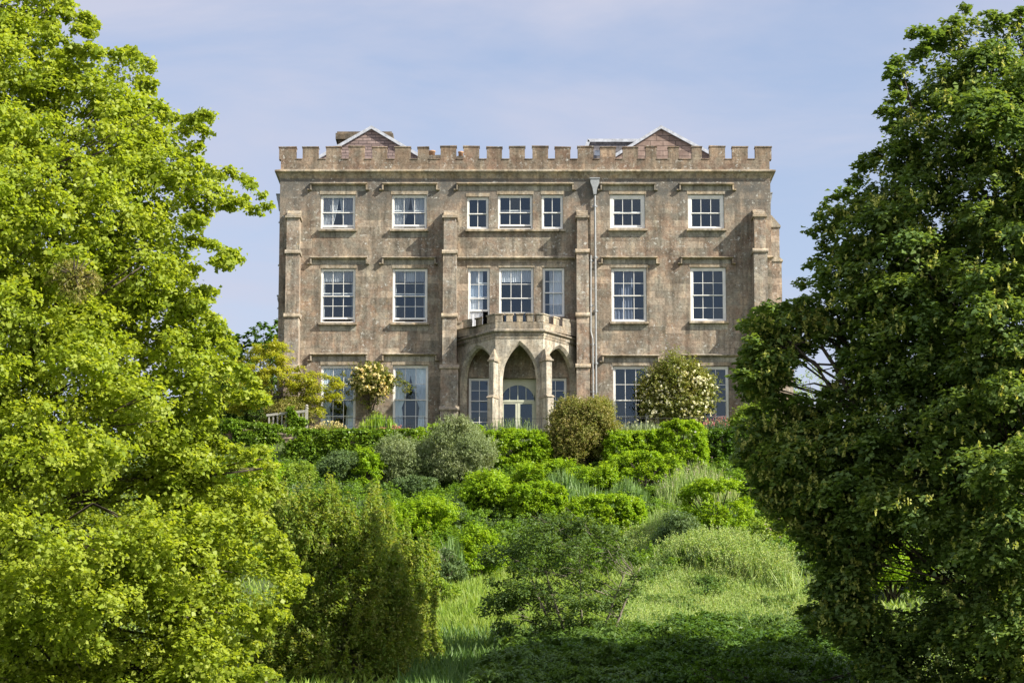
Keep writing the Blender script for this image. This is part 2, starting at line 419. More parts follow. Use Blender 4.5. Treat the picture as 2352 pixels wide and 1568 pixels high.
for x0, x1, z0, z1 in opens:
    d = YF + .42
    mb.poly([(x0, YF, z0), (x0, d, z0), (x0, d, z1), (x0, YF, z1)]); mb.poly([(x1, YF, z0), (x1, d, z0), (x1, d, z1), (x1, YF, z1)])
    mb.poly([(x0, YF, z1), (x1, YF, z1), (x1, d, z1), (x0, d, z1)]); mb.poly([(x0, YF, z0), (x1, YF, z0), (x1, d, z0), (x0, d, z0)])
mb.poly([(XL, YF, ZB), (XL, YB, ZB), (XL, YB, ZC), (XL, YF, ZC)]); mb.poly([(XR, YF, ZB), (XR, YB, ZB), (XR, YB, ZC), (XR, YF, ZC)])
mb.poly([(XL, YB, ZB), (XR, YB, ZB), (XR, YB, ZC), (XL, YB, ZC)])
mb.build('wall', M['wall'], house)
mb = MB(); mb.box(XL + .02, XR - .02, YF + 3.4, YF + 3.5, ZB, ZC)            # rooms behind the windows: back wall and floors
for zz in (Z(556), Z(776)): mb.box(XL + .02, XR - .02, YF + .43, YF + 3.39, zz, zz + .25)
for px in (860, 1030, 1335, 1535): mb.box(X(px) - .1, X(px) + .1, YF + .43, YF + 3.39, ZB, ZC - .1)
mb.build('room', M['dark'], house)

# ---- windows
def window(q, idx):
    x0, x1, z0, z1 = q['x0'], q['x1'], q['z0'], q['z1']; fw = q['fw']; e = .012
    y = YF + .10
    mb = MB()
    mb.box(x0+e, x0+fw, y, y+.12, z0, z1); mb.box(x1-fw, x1-e, y, y+.12, z0, z1)
    mb.box(x0+fw, x1-fw, y+.002, y+.12, z1-fw, z1-e); mb.box(x0+fw, x1-fw, y-.05, y+.12, z0+e, z0+.055)
    ix0, ix1, iz0, iz1 = x0+fw, x1-fw, z0+.055, z1-fw
    zm = iz0 + (iz1 - iz0) * q['rl'] / (q['rl'] + q['ru'])
    st = .038; lift = q['lift']
    def sash(a0, a1, b0, b1, cols, rows, yy, bot):
        mb.box(a0, a0+st, yy, yy+.04, b0, b1); mb.box(a1-st, a1, yy, yy+.04, b0, b1)
        mb.box(a0+st, a1-st, yy+.001, yy+.04, b1-.042, b1); mb.box(a0+st, a1-st, yy+.001, yy+.04, b0, b0+bot)
        for k in range(1, cols):
            c = a0 + (a1-a0)*k/cols; mb.box(c-.013, c+.013, yy+.006, yy+.03, b0+bot, b1-.042)
        for k in range(1, rows):
            c = b0 + (b1-b0)*k/rows; mb.box(a0+st, a1-st, yy+.008, yy+.028, c-.012, c+.012)
    sash(ix0, ix1, zm-.02, iz1, q['cols'], q['ru'], y+.02, .045)
    sash(ix0, ix1, iz0+lift, zm+.02+lift, q['cols'], q['rl'], y+.07, .085)
    f = mb.build('window', M['white'], house)
    if q['lab']: f['label'] = q['lab']
    g = MB()
    rp = random.Random(idx * 7 + 1)
    for yy, b0, b1, rows in ((y+.04, zm, iz1, q['ru']), (y+.09, iz0+lift+.05, zm+lift, q['rl'])):
        for c_ in range(q['cols']):
            for w_ in range(rows):        # old glass: every light sits at its own slight tilt
                a0, a1 = ix0 + (ix1-ix0)*c_/q['cols'], ix0 + (ix1-ix0)*(c_+1)/q['cols']; e0, e1 = b0 + (b1-b0)*w_/rows, b0 + (b1-b0)*(w_+1)/rows
                t1, t2 = rp.uniform(-.005, .005), rp.uniform(-.007, .007)
                g.poly([(a0, yy-t1-t2, e0), (a1, yy+t1-t2, e0), (a1, yy+t1+t2, e1), (a0, yy-t1+t2, e1)])
    g.build('pane', M['glass'], f)
    if q['sill']:
        s_ = MB(); s_.prism_x([(YF-.17, z0-.13), (YF-.17, z0-.03), (YF+.11, z0+.008), (YF+.11, z0-.13)], x0-.07, x1+.09)
        s_.build('sill', M['trim'], f)
    if q['lint']:
        s_ = MB(); s_.box(x0-.04, x1+.05, YF-.014, YF+.09, z1+.004, z1+.17); s_.build('lintel', M['trim'], f)
    if q['hood']:
        hx0, hx1, hy = q['hood']; a, c2, zt = PX(hx0, hy, YF), PX(hx1, hy, YF), Z(hy)
        h = MB()
        prof = [(YF-.003, zt+.03), (YF-.19, zt-.035), (YF-.19, zt-.06), (YF-.07, zt-.12), (YF-.003, zt-.12)]
        h.prism_x(prof, a, c2)
        for s0, s1, lb in ((a, a+.065, -1), (c2-.065, c2, 1)):
            zd = zt - .37
            h.prism_x([(YF-.003, zt-.119), (YF-.17, zt-.119), (YF-.17, zd+.02), (YF-.10, zd), (YF-.003, zd)], s0, s1)
            l0, l1 = (s0-.13, s0-.001) if lb < 0 else (s1+.001, s1+.10)
            h.prism_x([(YF-.003, zd+.075), (YF-.15, zd+.06), (YF-.15, zd+.02), (YF-.003, zd-.01)], l0, l1)
        h.build('hood_mould', M['trim'], f)
        h = MB(); h.box(a+.09, c2-.09, YF-.005, YF-.001, z1+.175, zt-.125); h.build('wall_panel', M['shelter'], f)
        if q['sill']: h = MB(); h.box(x0-.02, x1+.03, YF-.005, YF-.001, z0-.40, z0-.135); h.build('wall_panel', M['shelter'], f)
    if q['cur']: curtain(q, f, ix0, ix1, iz0, iz1)
def curtain(q, f, x0, x1, z0, z1):
    kind, mt = q['cur']; yy = YF + .25; mb = MB(); w = x1 - x0; h = z1 - z0
    rs = random.Random(int(x0*100) + int(z0*10))
    def sheet(fl, fr, top=1.0, bot=0.0, nv=26, nu=44, folds=9):
        k = len(mb.v)
        for i in range(nv + 1):
            v = i / nv; zz = z0 + h * (top + (bot - top) * v); a, b2 = fl(v), fr(v)
            for j in range(nu + 1):
                u = j / nu
                mb.v.append((x0 + w * (a + (b2-a)*u), yy + .035*math.sin(u*folds*6.283 + .7*math.sin(v*3)) + .012*math.sin(u*folds*14.1+1), zz))
        for i in range(nv):
            for j in range(nu):
                mb.f.append((k+i*(nu+1)+j, k+i*(nu+1)+j+1, k+(i+1)*(nu+1)+j+1, k+(i+1)*(nu+1)+j)); mb.m.append(0)
    if kind == 'part':
        sheet(lambda v: 0, lambda v: .52 - .22*v**1.4); sheet(lambda v: .54 + .17*v**1.2, lambda v: 1)
    elif kind == 'tied':
        g = lambda v: .52 - .30*min(1, v/.62)**1.6 if v < .62 else .22 + .10*((v-.62)/.38)**.5*.6
        sheet(lambda v: 0, g); sheet(lambda v: 1 - g(v), lambda v: 1)
    elif kind == 'top':
        sheet(lambda v: 0, lambda v: 1, 1, .79, 6, 60, 14)
        if mt == 'cur_grey': sheet(lambda v: 0, lambda v: .05 + .02*math.sin(v*3), 1, 0, 20, 10, 2); sheet(lambda v: .93, lambda v: 1, 1, 0, 20, 10, 2)
    elif kind == 'left': sheet(lambda v: 0, lambda v: .72, 1, 0)
    elif kind == 'right': sheet(lambda v: .28, lambda v: 1, 1, 0)
    elif kind == 'full': sheet(lambda v: 0, lambda v: .62, 1, 0, folds=6)
    mb.build('curtain', M[mt], f, smooth=True)
for i, q in enumerate(WIN): window(q, i)
# long shared sill and blind stone under the middle three windows upstairs, string course below them
mb = MB()
for (a, c2, py) in ((1069, 1299, 526),):
    zt = Z(py); mb.prism_x([(YF-.15, zt-.13), (YF-.15, zt-.03), (YF+.10, zt+.004), (YF+.10, zt-.13)], X(a, py), X(c2, py))
mb.build('sill', M['trim'], house)
def string(px0, px1, py, p=.20):
    zt = Z(py); mb = MB()
    mb.prism_x([(YF-.002, zt+.03), (YF-p, zt-.045), (YF-p, zt-.085), (YF-.09, zt-.13), (YF-.002, zt-.13)], X(px0, py), X(px1, py))
    return mb.build('string_course', M['trim'], house)
string(1049, 1322, 590); string(1757.5, 1776, 588, .14)

# ---- buttresses
def buttress(pxa, pxb, wl, stages, zcap):
    """stages: list of (top pixel y, extra width each side m, projection m)"""
    bt = MB(); led = MB(); LED = [led]
    xa, xb = X(pxa), X(pxb)
    n = len(stages)
    for i, (py, ex, p) in enumerate(stages):
        zt = Z(py); zb = Z(stages[i+1][0]) if i < n-1 else 16.1
        bt.box(xa-ex, xb+ex, YF-p, YF-.001, zb, zt-.10 if i else zt)
        if i:                                   # weathering slope and ledge over this stage
            pp = stages[i-1][2]
            l_ = MB(); LED.append(l_)
            l_.prism_x([(YF-pp+.01, zt+.10), (YF-p-.07, zt-.03), (YF-p-.07, zt-.10), (YF-.002, zt-.10), (YF-.002, zt+.10)], xa-ex-.05, xb+ex+.05)
    # stepped cap
    p0 = stages[0][2]; zt = Z(stages[0][0]); zc = Z(zcap); hh = zc - zt
    k = 3
    led.box(xa-.07, xb+.07, YF-p0-.08, YF-.002, zt, zt+.11)
    for j in range(k):
        a = zt + .11 + (hh-.11)*j/k; b2 = zt + .11 + (hh-.11)*(j+1)/k; p = (p0)*(1 - j/k)
        led.prism_x([(YF-.002, a), (YF-p, a), (YF-p, a+.05), (YF-p*.70, b2), (YF-.002, b2)], xa-.015, xb+.015)
    o = bt.build('buttress', M['buttress'], house); [q.build('weathering', M['trim'], o) for q in LED]; return o
buttress(660, 689, 0, [(509, 0, .70), (586, .02, .75), (731, .03, .80), (849, .05, .86)], 486.5)
buttress(1019.8, 1048, 0, [(509, 0, .70), (586, .03, .75), (731, .04, .80), (849, .12, .86), (944, .13, .90)], 486.5)
buttress(1325, 1350, 0, [(509, 0, .70), (584, .03, .74), (729, .035, .76), (846, .05, .78)], 485)
buttress(1731, 1757, 0, [(507, 0, .72), (583, .05, .78), (728, .07, .84), (846, .09, .9)], 484)
def side_buttress(sgn, xw, y0, y1, stages, zcap):
    bt = MB(); led = MB(); LED = [led]
    for i, (py, p) in enumerate(stages):
        zt = Z(py); zb = Z(stages[i+1][0]) if i < len(stages)-1 else 16.1
        xa, xb = sorted((xw + sgn*.001, xw + sgn*p)); bt.box(xa, xb, y0, y1, zb, zt - (.1 if i else 0))
        if i:
            pp = stages[i-1][1]; l_ = MB(); LED.append(l_)
            l_.prism_y([(xw+sgn*.002, zt+.1), (xw+sgn*(pp-.01), zt+.1), (xw+sgn*(p+.06), zt-.03), (xw+sgn*(p+.06), zt-.10), (xw+sgn*.002, zt-.10)], y0-.05, y1+.05)
    p0 = stages[0][1]; zt = Z(stages[0][0]); zc = Z(zcap)
    led.prism_y([(xw+sgn*.002, zc), (xw+sgn*.06, zc), (xw+sgn*(p0+.06), zt+.07), (xw+sgn*(p0+.06), zt), (xw+sgn*.002, zt)], y0-.06, y1+.06)
    o = bt.build('buttress', M['buttress'], house); [q.build('weathering', M['trim'], o) for q in LED]
side_buttress(1, XR, YF+.25, YF+.95, [(519, .42), (593, .50), (735, .62), (846, .95)], 492)
side_buttress(1, XR, YF+7.0, YF+7.7, [(519, .42), (593, .50), (735, .62), (846, .95)], 492)
side_buttress(-1, XL, YF+7.0, YF+7.7, [(519, .42), (593, .50), (735, .62), (846, .95)], 492)

# ---- cornice, parapet, merlons
def ring(mb, prof, xl, xr, yf, yb):
    """sweep profile (outset, z) round front and the two sides, mitred"""
    rows = []
    for o_, z_ in prof:
        rows.append([(xl-o_, yb, z_), (xl-o_, yf-o_, z_), (xr+o_, yf-o_, z_), (xr+o_, yb, z_)])
    n = len(rows)
    for i in range(n):
        a, b2 = rows[i], rows[(i+1) % n]
        for j in range(3): mb.poly([a[j], a[j+1], b2[j+1], b2[j]])
mb = MB()
ring(mb, [(0.0, ZC-.30), (.035, ZC-.22), (.05, ZC-.20), (.13, ZC-.07), (.24, ZC-.015), (.24, ZC+.055), (.05, ZC+.135), (-.02, ZC+.14), (-.02, ZC-.30)], XL, XR, YF, YB)
mb.build('cornice', M['trim'], house)
par = MB(); ZPB = ZC + .13
par.box(XL+.02, XR-.02, YF+.01, YF+.36, ZPB, ZPAR-.035); par.box(XL+.02, XL+.37, YF+.36, YB, ZPB, ZPAR-.035); par.box(XR-.37, XR-.02, YF+.36, YB, ZPB, ZPAR-.035)
mer = [(641,680),(695,731),(749,783.5),(801,837),(855,889),(907,943),(959.5,984.5),(1012,1048),(1064.7,1100.6),(1118,1153),(1170,1205.6),(1223,1259),
       (1275,1310),(1327,1363),(1378.6,1414),(1430.5,1465),(1483,1508),(1535,1559),(1589,1612),(1629.5,1665.5),(1682,1717.7),(1735,1772)]
# sloping coping stones laid in the gaps between the merlons
for (a, b1), (a2, b2_) in zip(mer[:-1], mer[1:]):
    x0, x1 = X(b1, 350), X(a2, 350); par.prism_x([(YF-.02, ZPAR-.033), (YF-.02, ZPAR), (YF+.36, ZPAR+.05), (YF+.36, ZPAR-.033)], x0+.002, x1-.002)
parapet = par.build('parapet', M['parapet'], house)
rs = random.Random(4)
def merlon(x0, x1, y0, y1, parent=parapet):
    m_ = MB(); j = rs.uniform(-.012, .012)
    cz = ZTOP - .09 + rs.uniform(-.035, .02)
    m_.box(x0, x1, y0, y1, ZPAR-.034, cz)
    m_.hexa([(x0-.03, y0-.03, cz), (x1+.03, y0-.03, cz), (x1+.03, y1+.03, cz), (x0-.03, y1+.03, cz),
             (x0-.03, y0-.03, cz+.05+j), (x1+.03, y0-.03, cz+.05-j), (x1+.01, y1-.05, cz+.10), (x0-.01, y1-.05, cz+.10)])
    return m_.build('merlon', M['parapet'], parent)
for a, b1 in mer: merlon(X(a, 350), X(b1, 350), YF+.012, YF+.35)
for xx in (XL+.02, XR-.37):
    yy = YF + 1.1
    while yy < YB - 1: merlon(xx, xx+.34, yy, yy+.7); yy += 1.05

# ---- roofs behind the parapet
ZR = ZC + .05
mb = MB(); mb.box(XL+.38, XR-.38, YF+.37, YB-.01, ZR-.2, ZR); mb.build('flat_roof', M['lead'], house)
def gable(pa, pl, pr, pyl, pyr, Y0, Y1, mat, name):
    """apex px,py ; left eave px ; right eave px, at distance Y0, running back to Y1"""
    ax, az = P(pa[0], pa[1], Y0); lx, lz = P(pl, pyl, Y0); rx, rz = P(pr, pyr, Y0)
    zr = min(lz, rz) - .35
    s = (az - lz) / (ax - lx); lx2 = ax - (az - zr) / s; s2 = (az - rz) / (rx - ax); rx2 = ax + (az - zr) / s2
    mb = MB(); mb.prism_y([(lx2+.05, ZR), (lx2+.05, zr), (ax, az-.06), (rx2-.05, zr), (rx2-.05, ZR)], Y0+.12, Y1-.01); g = mb.build(name, mat, house)
    r_ = MB(); d = .16
    for x2 in (lx2, rx2):
        sg = 1 if x2 > ax else -1
        r_.prism_y([(ax, az), (x2+sg*.1, zr-.02), (x2+sg*.1, zr-.12), (ax, az-.1)], Y0+.07, Y1)
    r_.build('roof_slope', M['roofing'], g)
    b_ = MB()
    for x2 in (lx2, rx2):
        sg = 1 if x2 > ax else -1
        b_.prism_y([(ax, az+.02), (x2+sg*.12, zr-.03), (x2+sg*.12, zr-.20), (ax, az-.14)], Y0-.02, Y0+.065)
    b_.build('bargeboard', M['flash'], g)
    return g
gable((853, 289.5), 745, 958, 352, 352, YF+4, YF+12.5, M['slates'], 'gable')
gable((1518.5, 289), 1415, 1632, 354, 350, YF+4, YF+12.5, M['rubble'], 'gable')
# lower white-edged roof joining the right gable
mb = MB(); x0, z0 = P(1350, 327, YF+5); x1, _ = P(1470, 327, YF+5); xe = PX(1325, 352, YF+5)
mb.prism_y([(xe-.4, ZR), (x0, z0-.06), (x1, z0-.06), (x1, ZR)], YF+4.6, YF+10); lo = mb.build('roof', M['roofing'], house)
mb = MB(); mb.box(x0-.02, x1, YF+4.5, YF+4.59, z0-.12, z0+.03)
mb.prism_y([(x0-.02, z0+.03), (x0+.1, z0-.12), (xe-.4, ZR), (xe-.6, ZR)], YF+4.5, YF+4.59); mb.build('fascia', M['flash'], lo)
mb = MB(); a, z_ = P(1366, 347, YF+4.4); mb.box(a, a+.34, YF+4.4, YF+4.49, z_-.22, z_+.04); mb.build('skylight', M['glass'], lo)
# chimney and pots
mb = MB(); x0, zt = P(771, 302, YF+9); x1, _ = P(903, 302, YF+9)
mb.box(x0+.12, x1-.12, YF+9.1, YF+10.1, ZR, zt-.42); c = mb.build('chimney', M['chim'], house)
mb = MB(); mb.box(x0, x1, YF+8.95, YF+10.25, zt-.42, zt-.10); mb.box(x0+.07, x1-.07, YF+9.02, YF+10.18, zt-.10, zt); mb.build('chimney_cap', M['chim'], c)
for px, py, rr in ((992, 347, .17), (1058.5, 349, .13)):
    x, zt = P(px, py, YF+7)
    st = MB(); st.box(x-.35, x+.75, YF+6.6, YF+7.4, ZR, zt-.33)
    st.prism_x([(YF+6.6, zt-.329), (YF+7.0, zt-.2), (YF+7.4, zt-.329)], x-.02+.22, x+.75)
    c = st.build('chimney', M['chim'], house)
    pt = MB(); pt.lathe(x, YF+7, [(rr, zt-.33), (rr*.9, zt-.08), (rr*1.08, zt-.07), (rr*1.08, zt), (rr*.8, zt), (rr*.8, zt-.1)]); pt.build('chimney_pot', M['clay'], c, True)

# ---- downpipes
def pipe(pts, r, collars, hop=None, name='downpipe'):
    mb = MB(); mb.tube(pts, r, 8)
    for z_ in collars:
        x_, y_ = pts[0][0], pts[0][1]
        for k in range(len(pts)-1):
            if pts[k][2] >= z_ >= pts[k+1][2] - 1e-6: 
                t_ = (pts[k][2]-z_)/max(1e-6, pts[k][2]-pts[k+1][2]); x_ = pts[k][0] + (pts[k+1][0]-pts[k][0])*t_
        mb.lathe(x_, y_, [(r*1.5, z_-.05), (r*1.5, z_+.05)], 8); mb.box(x_-.12, x_+.12, y_+r, y_+r+.05, z_-.035, z_+.035)
    o = mb.build(name, M['pipe'], house)
    if hop: 
        h = MB(); x_, z_, w_ = hop
        h.prism_y([(x_-w_, z_), (x_+w_, z_), (x_+w_, z_-.16), (x_+w_*.55, z_-.42), (x_+w_*.3, z_-.75), (x_-w_*.3, z_-.75), (x_-w_*.55, z_-.42), (x_-w_, z_-.16)], pts[0][1]-.13, pts[0][1]+.13)
        h.box(x_-w_-.03, x_+w_+.03, pts[0][1]-.16, pts[0][1]+.16, z_, z_+.05); h.build('hopper_head', M['pipe'], o)
    return o
yp = YF - .14
pipe([(X(1366, 450), yp, Z(416)), (X(1366.5, 460), yp, Z(700)), (X(1368, 700), yp, 16.3)], .048, [Z(q) for q in (475, 592, 715, 835, 950)], (X(1366, 430), Z(414), .21))
pipe([(X(1356.6, 590), yp, Z(588)), (X(1356.6, 770), yp, Z(762)), (X(1361, 800), yp, Z(780)), (X(1361.5, 800), yp, 16.3)], .042, [Z(q) for q in (600, 703, 792, 900)])
for px, ya, yb in ((637, 432, 1), (635, 657, 2)):
    xx = XL - .10
    pipe([(xx, YF+.5+yb, Z(ya+10)), (xx, YF+.5+yb, 16.3)], .055, [Z(q) for q in (ya+60, ya+160, ya+260)], (xx-.05, Z(ya-2), .16))
pipe([(XR+.08, YF+1.4, Z(440)), (XR+.08, YF+1.4, 16.3)], .05, [Z(500), Z(600)], (XR+.10, Z(428), .13))

# ---- string/plinth
mb = MB(); mb.box(XL-.06, XR+.06, YF-.06, YF-.003, 16.05, 16.62); mb.build('plinth', M['wall'], house)

# ---- porch: half octagon with three lancet arches
YP = 97.75
A_ = Vector((X(1052, 760), YF)); B_ = Vector((PX(1138, 750, YP), YP)); C_ = Vector((PX(1247.5, 750, YP), YP)); D_ = Vector((X(1327, 760), YF))
ZPC = PZ(760, YP)           # top of the cornice line
ZPF, ZPT = PZ(738, YP), PZ(717.5, YP)
TH = .30
def offs(pts, d):
    """offset an open polyline of 2D points towards the outside (away from +y)"""
    res = []
    for i, p in enumerate(pts):
        ds = []
        if i > 0: ds.append((pts[i]-pts[i-1]).normalized())
        if i < len(pts)-1: ds.append((pts[i+1]-pts[i]).normalized())
        ns = [Vector((e.y, -e.x)) for e in ds]
        if len(ns) == 1:
            # ends butt against the wall plane: slide along it
            n_ = ns[0]; k = d / (abs(n_.x) + 1e-6) ; res.append(p + Vector((math.copysign(k, n_.x), 0)))
        else:
            b_ = (ns[0]+ns[1]).normalized(); res.append(p + b_ * d / b_.dot(ns[0]))
    return res
PL = [A_, B_, C_, D_]
def band(mb, prof, pts=PL):
    rows = []
    for o_, z_ in prof: rows.append([(q.x, q.y, z_) for q in offs(pts, o_)])
    n = len(rows)
    for i in range(n):
        a, b2 = rows[i], rows[(i+1) % n]
        for j in range(len(pts)-1): mb.poly([a[j], a[j+1], b2[j+1], b2[j]])
pw = MB()
def arch_face(p0, p1, u0, u1, zs, za, z0, z1, ns=22):
    """wall panel from p0 to p1 with a lancet opening between u0 and u1 (fractions), chamfered"""
    d = p1 - p0; Lf = d.length; e = d / Lf; n_ = Vector((e.y, -e.x)); a, b2 = u0*Lf, u1*Lf
    mid, hw, hh = (a+b2)/2, (b2-a)/2, za - zs
    rr = (hw*hw + hh*hh) / (2*hw)                          # radius of each arc of the pointed arch
    def curve(grow):
        out_ = []
        for i in range(ns+1):
            u = a - grow + (b2 - a + 2*grow) * i / ns; t_ = abs(u - mid); h_ = hw + grow; r_ = rr + grow
            out_.append((u, zs + math.sqrt(max(0, r_*r_ - (t_ + (r_ - h_))**2))))
        return out_
    def pt(u, dep, z): q = p0 + e*u - n_*dep; return (q.x, q.y, z)
    for dep, grow in ((0, .13), (TH, 0)):
        cv = curve(grow)
        lim = (0, Lf) if dep == 0 else (.125, Lf-.125)     # inner face is shorter at the mitres
        pw.poly([pt(lim[0], dep, z0), pt(cv[0][0], dep, z0), pt(cv[0][0], dep, z1), pt(lim[0], dep, z1)])
        pw.poly([pt(cv[-1][0], dep, z0), pt(lim[1], dep, z0), pt(lim[1], dep, z1), pt(cv[-1][0], dep, z1)])
        for i in range(ns):
            (ua, zaa), (ub, zbb) = cv[i], cv[i+1]
            pw.poly([pt(ua, dep, max(zaa, zs)), pt(ub, dep, max(zbb, zs)), pt(ub, dep, z1), pt(ua, dep, z1)])
    # chamfer and reveal
    c0, c1, c2 = curve(.13), curve(0), curve(0)
    prof = [(c0, 0), (c1, .12), (c2, TH)]
    for (ca, da), (cb, db) in zip(prof[:-1], prof[1:]):
        la = [(ca[0][0], z0)] + ca + [(ca[-1][0], z0)]; lb = [(cb[0][0], z0)] + cb + [(cb[-1][0], z0)]
        for i in range(len(la)-1):
            pw.poly([pt(la[i][0], da, la[i][1]), pt(la[i+1][0], da, la[i+1][1]), pt(lb[i+1][0], db, lb[i+1][1]), pt(lb[i][0], db, lb[i][1])])
zsF, zaF = PZ(868, YP), PZ(790, YP)
zsS, zaS = PZ(868, 98.9), PZ(799, 98.9)
zw0, zw1 = 16.1, ZPC - .05
arch_face(A_, B_, .11, .91, zsS, zaS, zw0, zw1)
arch_face(B_, C_, .155, .855, zsF, zaF, zw0, zw1)
arch_face(C_, D_, .10, .91, zsS, zaS, zw0, zw1)
porch = pw.build('porch', M['porch'], house)
mb = MB(); band(mb, [(-.02, ZPC-.34), (.02, ZPC-.34), (.03, ZPC-.22), (.05, ZPC-.20), (.05, ZPC-.10), (.15, ZPC-.03), (.15, ZPC+.03), (.03, ZPC+.10), (-.02, ZPC+.10)])
mb.build('cornice', M['porchtrim'], porch)
mb = MB(); band(mb, [(.0, ZPC+.09), (.0, ZPF-.02), (-.27, ZPF+.02), (-.27, ZPC+.09)]); mb.build('parapet', M['porchtrim'], porch)
mb = MB()
q_ = offs(PL, -.28)
mb.poly([(p.x, p.y, ZPC+.03) for p in q_]); mb.poly([(p.x, p.y, ZPC-.25) for p in q_]); mb.build('roof', M['lead'], porch)
def pmerlon(k, t0, t1):
    o0, o1 = offs(PL, .012), offs(PL, -.275); c0, c1 = offs(PL, .05), offs(PL, -.31)
    def at(pts, t): return pts[k] + (pts[k+1]-pts[k])*t
    m_ = MB()
    za, zb = ZPF-.025, ZPT-.09
    m_.hexa([(*at(o0,t0), za), (*at(o0,t1), za), (*at(o1,t1), za), (*at(o1,t0), za), (*at(o0,t0), zb), (*at(o0,t1), zb), (*at(o1,t1), zb), (*at(o1,t0), zb)])
    e0, e1 = (t0 if t0 == 0 else t0-.018), (t1 if t1 == 1 else t1+.018)
    m_.hexa([(*at(c0,e0), zb), (*at(c0,e1), zb), (*at(c1,e1), zb), (*at(c1,e0), zb),
             (*at(c0,e0), zb+.05), (*at(c0,e1), zb+.05), (*at(c1,e1), zb+.09), (*at(c1,e0), zb+.09)])
    m_.build('merlon', M['porchtrim'], porch)
for t0, t1 in ((0, .125), (.27, .395), (.53, .655), (.785, 1)): pmerlon(0, t0, t1)
for t0, t1 in ((0, .145), (.228, .355), (.445, .572), (.662, .787), (.868, 1)): pmerlon(1, t0, t1)
for t0, t1 in ((0, .16), (.29, .42), (.55, .68), (.80, .93)): pmerlon(2, t0, t1)
def corner_pier(c, d, w, pr, zt, zm, zg):
    """buttress on a porch corner: pier, step and gabled cap; d is the outward direction"""
    d = d.normalized(); s_ = Vector((-d.y, d.x)); mb = MB()
    def ring4(p0, p1, ww, z): return [(*(c + s_*-ww + d*p1), z), (*(c + s_*ww + d*p1), z), (*(c + s_*ww + d*p0), z), (*(c + s_*-ww + d*p0), z)]
    mb.hexa(ring4(-.05, pr, w, zm+.002) + ring4(-.05, pr, w, zt))
    mb.hexa(ring4(-.05, pr+.14, w+.015, zg) + ring4(-.05, pr+.14, w+.015, zm-.06))
    o = mb.build('buttress', M['porch'], porch)
    mb = MB()
    mb.hexa(ring4(-.05, pr+.19, w+.05, zm-.06) + ring4(-.05, pr+.03, w+.04, zm+.06)); mb.build('weathering', M['trim'], porch); mb = MB()
    mb.hexa(ring4(-.05, pr+.06, w+.06, zt) + ring4(-.05, pr+.06, w+.06, zt+.07))
    a = ring4(-.05, pr+.02, w+.03, zt+.071); tp = [(*(c + d*(pr*.35)), zt+.62), (*(c + d*-.05), zt+.62)]
    mb.poly(a); mb.poly([a[0], a[1], tp[0]]); mb.poly([a[1], a[2], tp[1], tp[0]]); mb.poly([a[3], a[0], tp[0], tp[1]]); mb.poly([a[2], a[3], tp[1]])
    mb.build('cap', M['trim'], porch)
zt = PZ(829, YP-.4); zm = PZ(910, YP-.4)
dB = (offs(PL, .1)[1] - B_); dC = (offs(PL, .1)[2] - C_)
corner_pier(B_, dB, .115, .42, zt, zm, 16.1); corner_pier(C_, dC, .14, .58, zt, zm, 16.1)

# ---- garden door with a round fanlight, set in the recess
x0, x1, z0, z1 = DOOR['x0'], DOOR['x1'], DOOR['z0'], DOOR['z1']; yd = YF + .28
mb = MB(); cxd, hw = (x0+x1)/2, (x1-x0)/2; zt = Z(919); rA = hw - .10
def arc(r, n=20): return [(cxd + r*math.cos(math.pi*i/n), zt + .06 + r*.93*math.sin(math.pi*i/n)) for i in range(n+1)]
ao, ai = arc(rA+.055), arc(rA)
for i in range(20): mb.prism_y([ao[i], ao[i+1], ai[i+1], ai[i]], yd, yd+.08)
top = arc(rA+.056)
for i in range(20):      # spandrels above the fanlight
    mb.poly([(top[i][0], yd+.05, top[i][1]), (top[i+1][0], yd+.05, top[i+1][1]), (top[i+1][0], yd+.05, z1), (top[i][0], yd+.05, z1)])
mb.box(x0+.003, x0+.10, yd, yd+.09, z0, z1); mb.box(x1-.10, x1-.003, yd, yd+.09, z0, z1)
mb.box(x0+.10, x1-.10, yd-.02, yd+.09, zt-.035, zt+.06)
mb.box(cxd-.11, cxd+.11, yd+.005, yd+.07, z0, zt-.035); mb.box(cxd-.008, cxd+.008, yd-.004, yd+.004, z0, zt-.04)
for s_ in (x0+.10, x1-.20): mb.box(s_, s_+.10, yd+.005, yd+.07, z0, zt-.035)
mb.box(x0+.20, cxd-.11, yd+.006, yd+.07, zt-.12, zt-.035); mb.box(cxd+.11, x1-.20, yd+.006, yd+.07, zt-.12, zt-.035)
mb.box(x0+.20, cxd-.11, yd+.006, yd+.07, z0, z0+.45); mb.box(cxd+.11, x1-.20, yd+.006, yd+.07, z0, z0+.45)
for f_ in (-.5, 0, .5): mb.box(cxd+f_*rA-.014, cxd+f_*rA+.014, yd+.02, yd+.05, zt+.06, zt+.06+rA*.93*math.sqrt(1-f_*f_)-.01)
dr = mb.build('door', M['cream'], house); dr['label'] = 'pale green glazed double door with a round fanlight'
mb = MB(); mb.poly([(x0+.1, yd+.04, z0+.4), (x1-.1, yd+.04, z0+.4), (x1-.1, yd+.04, zt), (x0+.1, yd+.04, zt)])
mb.poly([(a_, yd+.035, b_) for a_, b_ in arc(rA)]); mb.build('pane', M['glass'], dr)

# ---- lower wing just visible past the right corner
mb = MB(); wx0, wx1 = XR+.003, XR + 1.5
mb.prism_y([(wx0, 16.1), (wx1, 16.1), (wx1, Z(905)), (XR+.9, Z(885)), (wx0, Z(845))], YF+2.4, YF+9)
mb.build('side_wall', M['wall'], house)

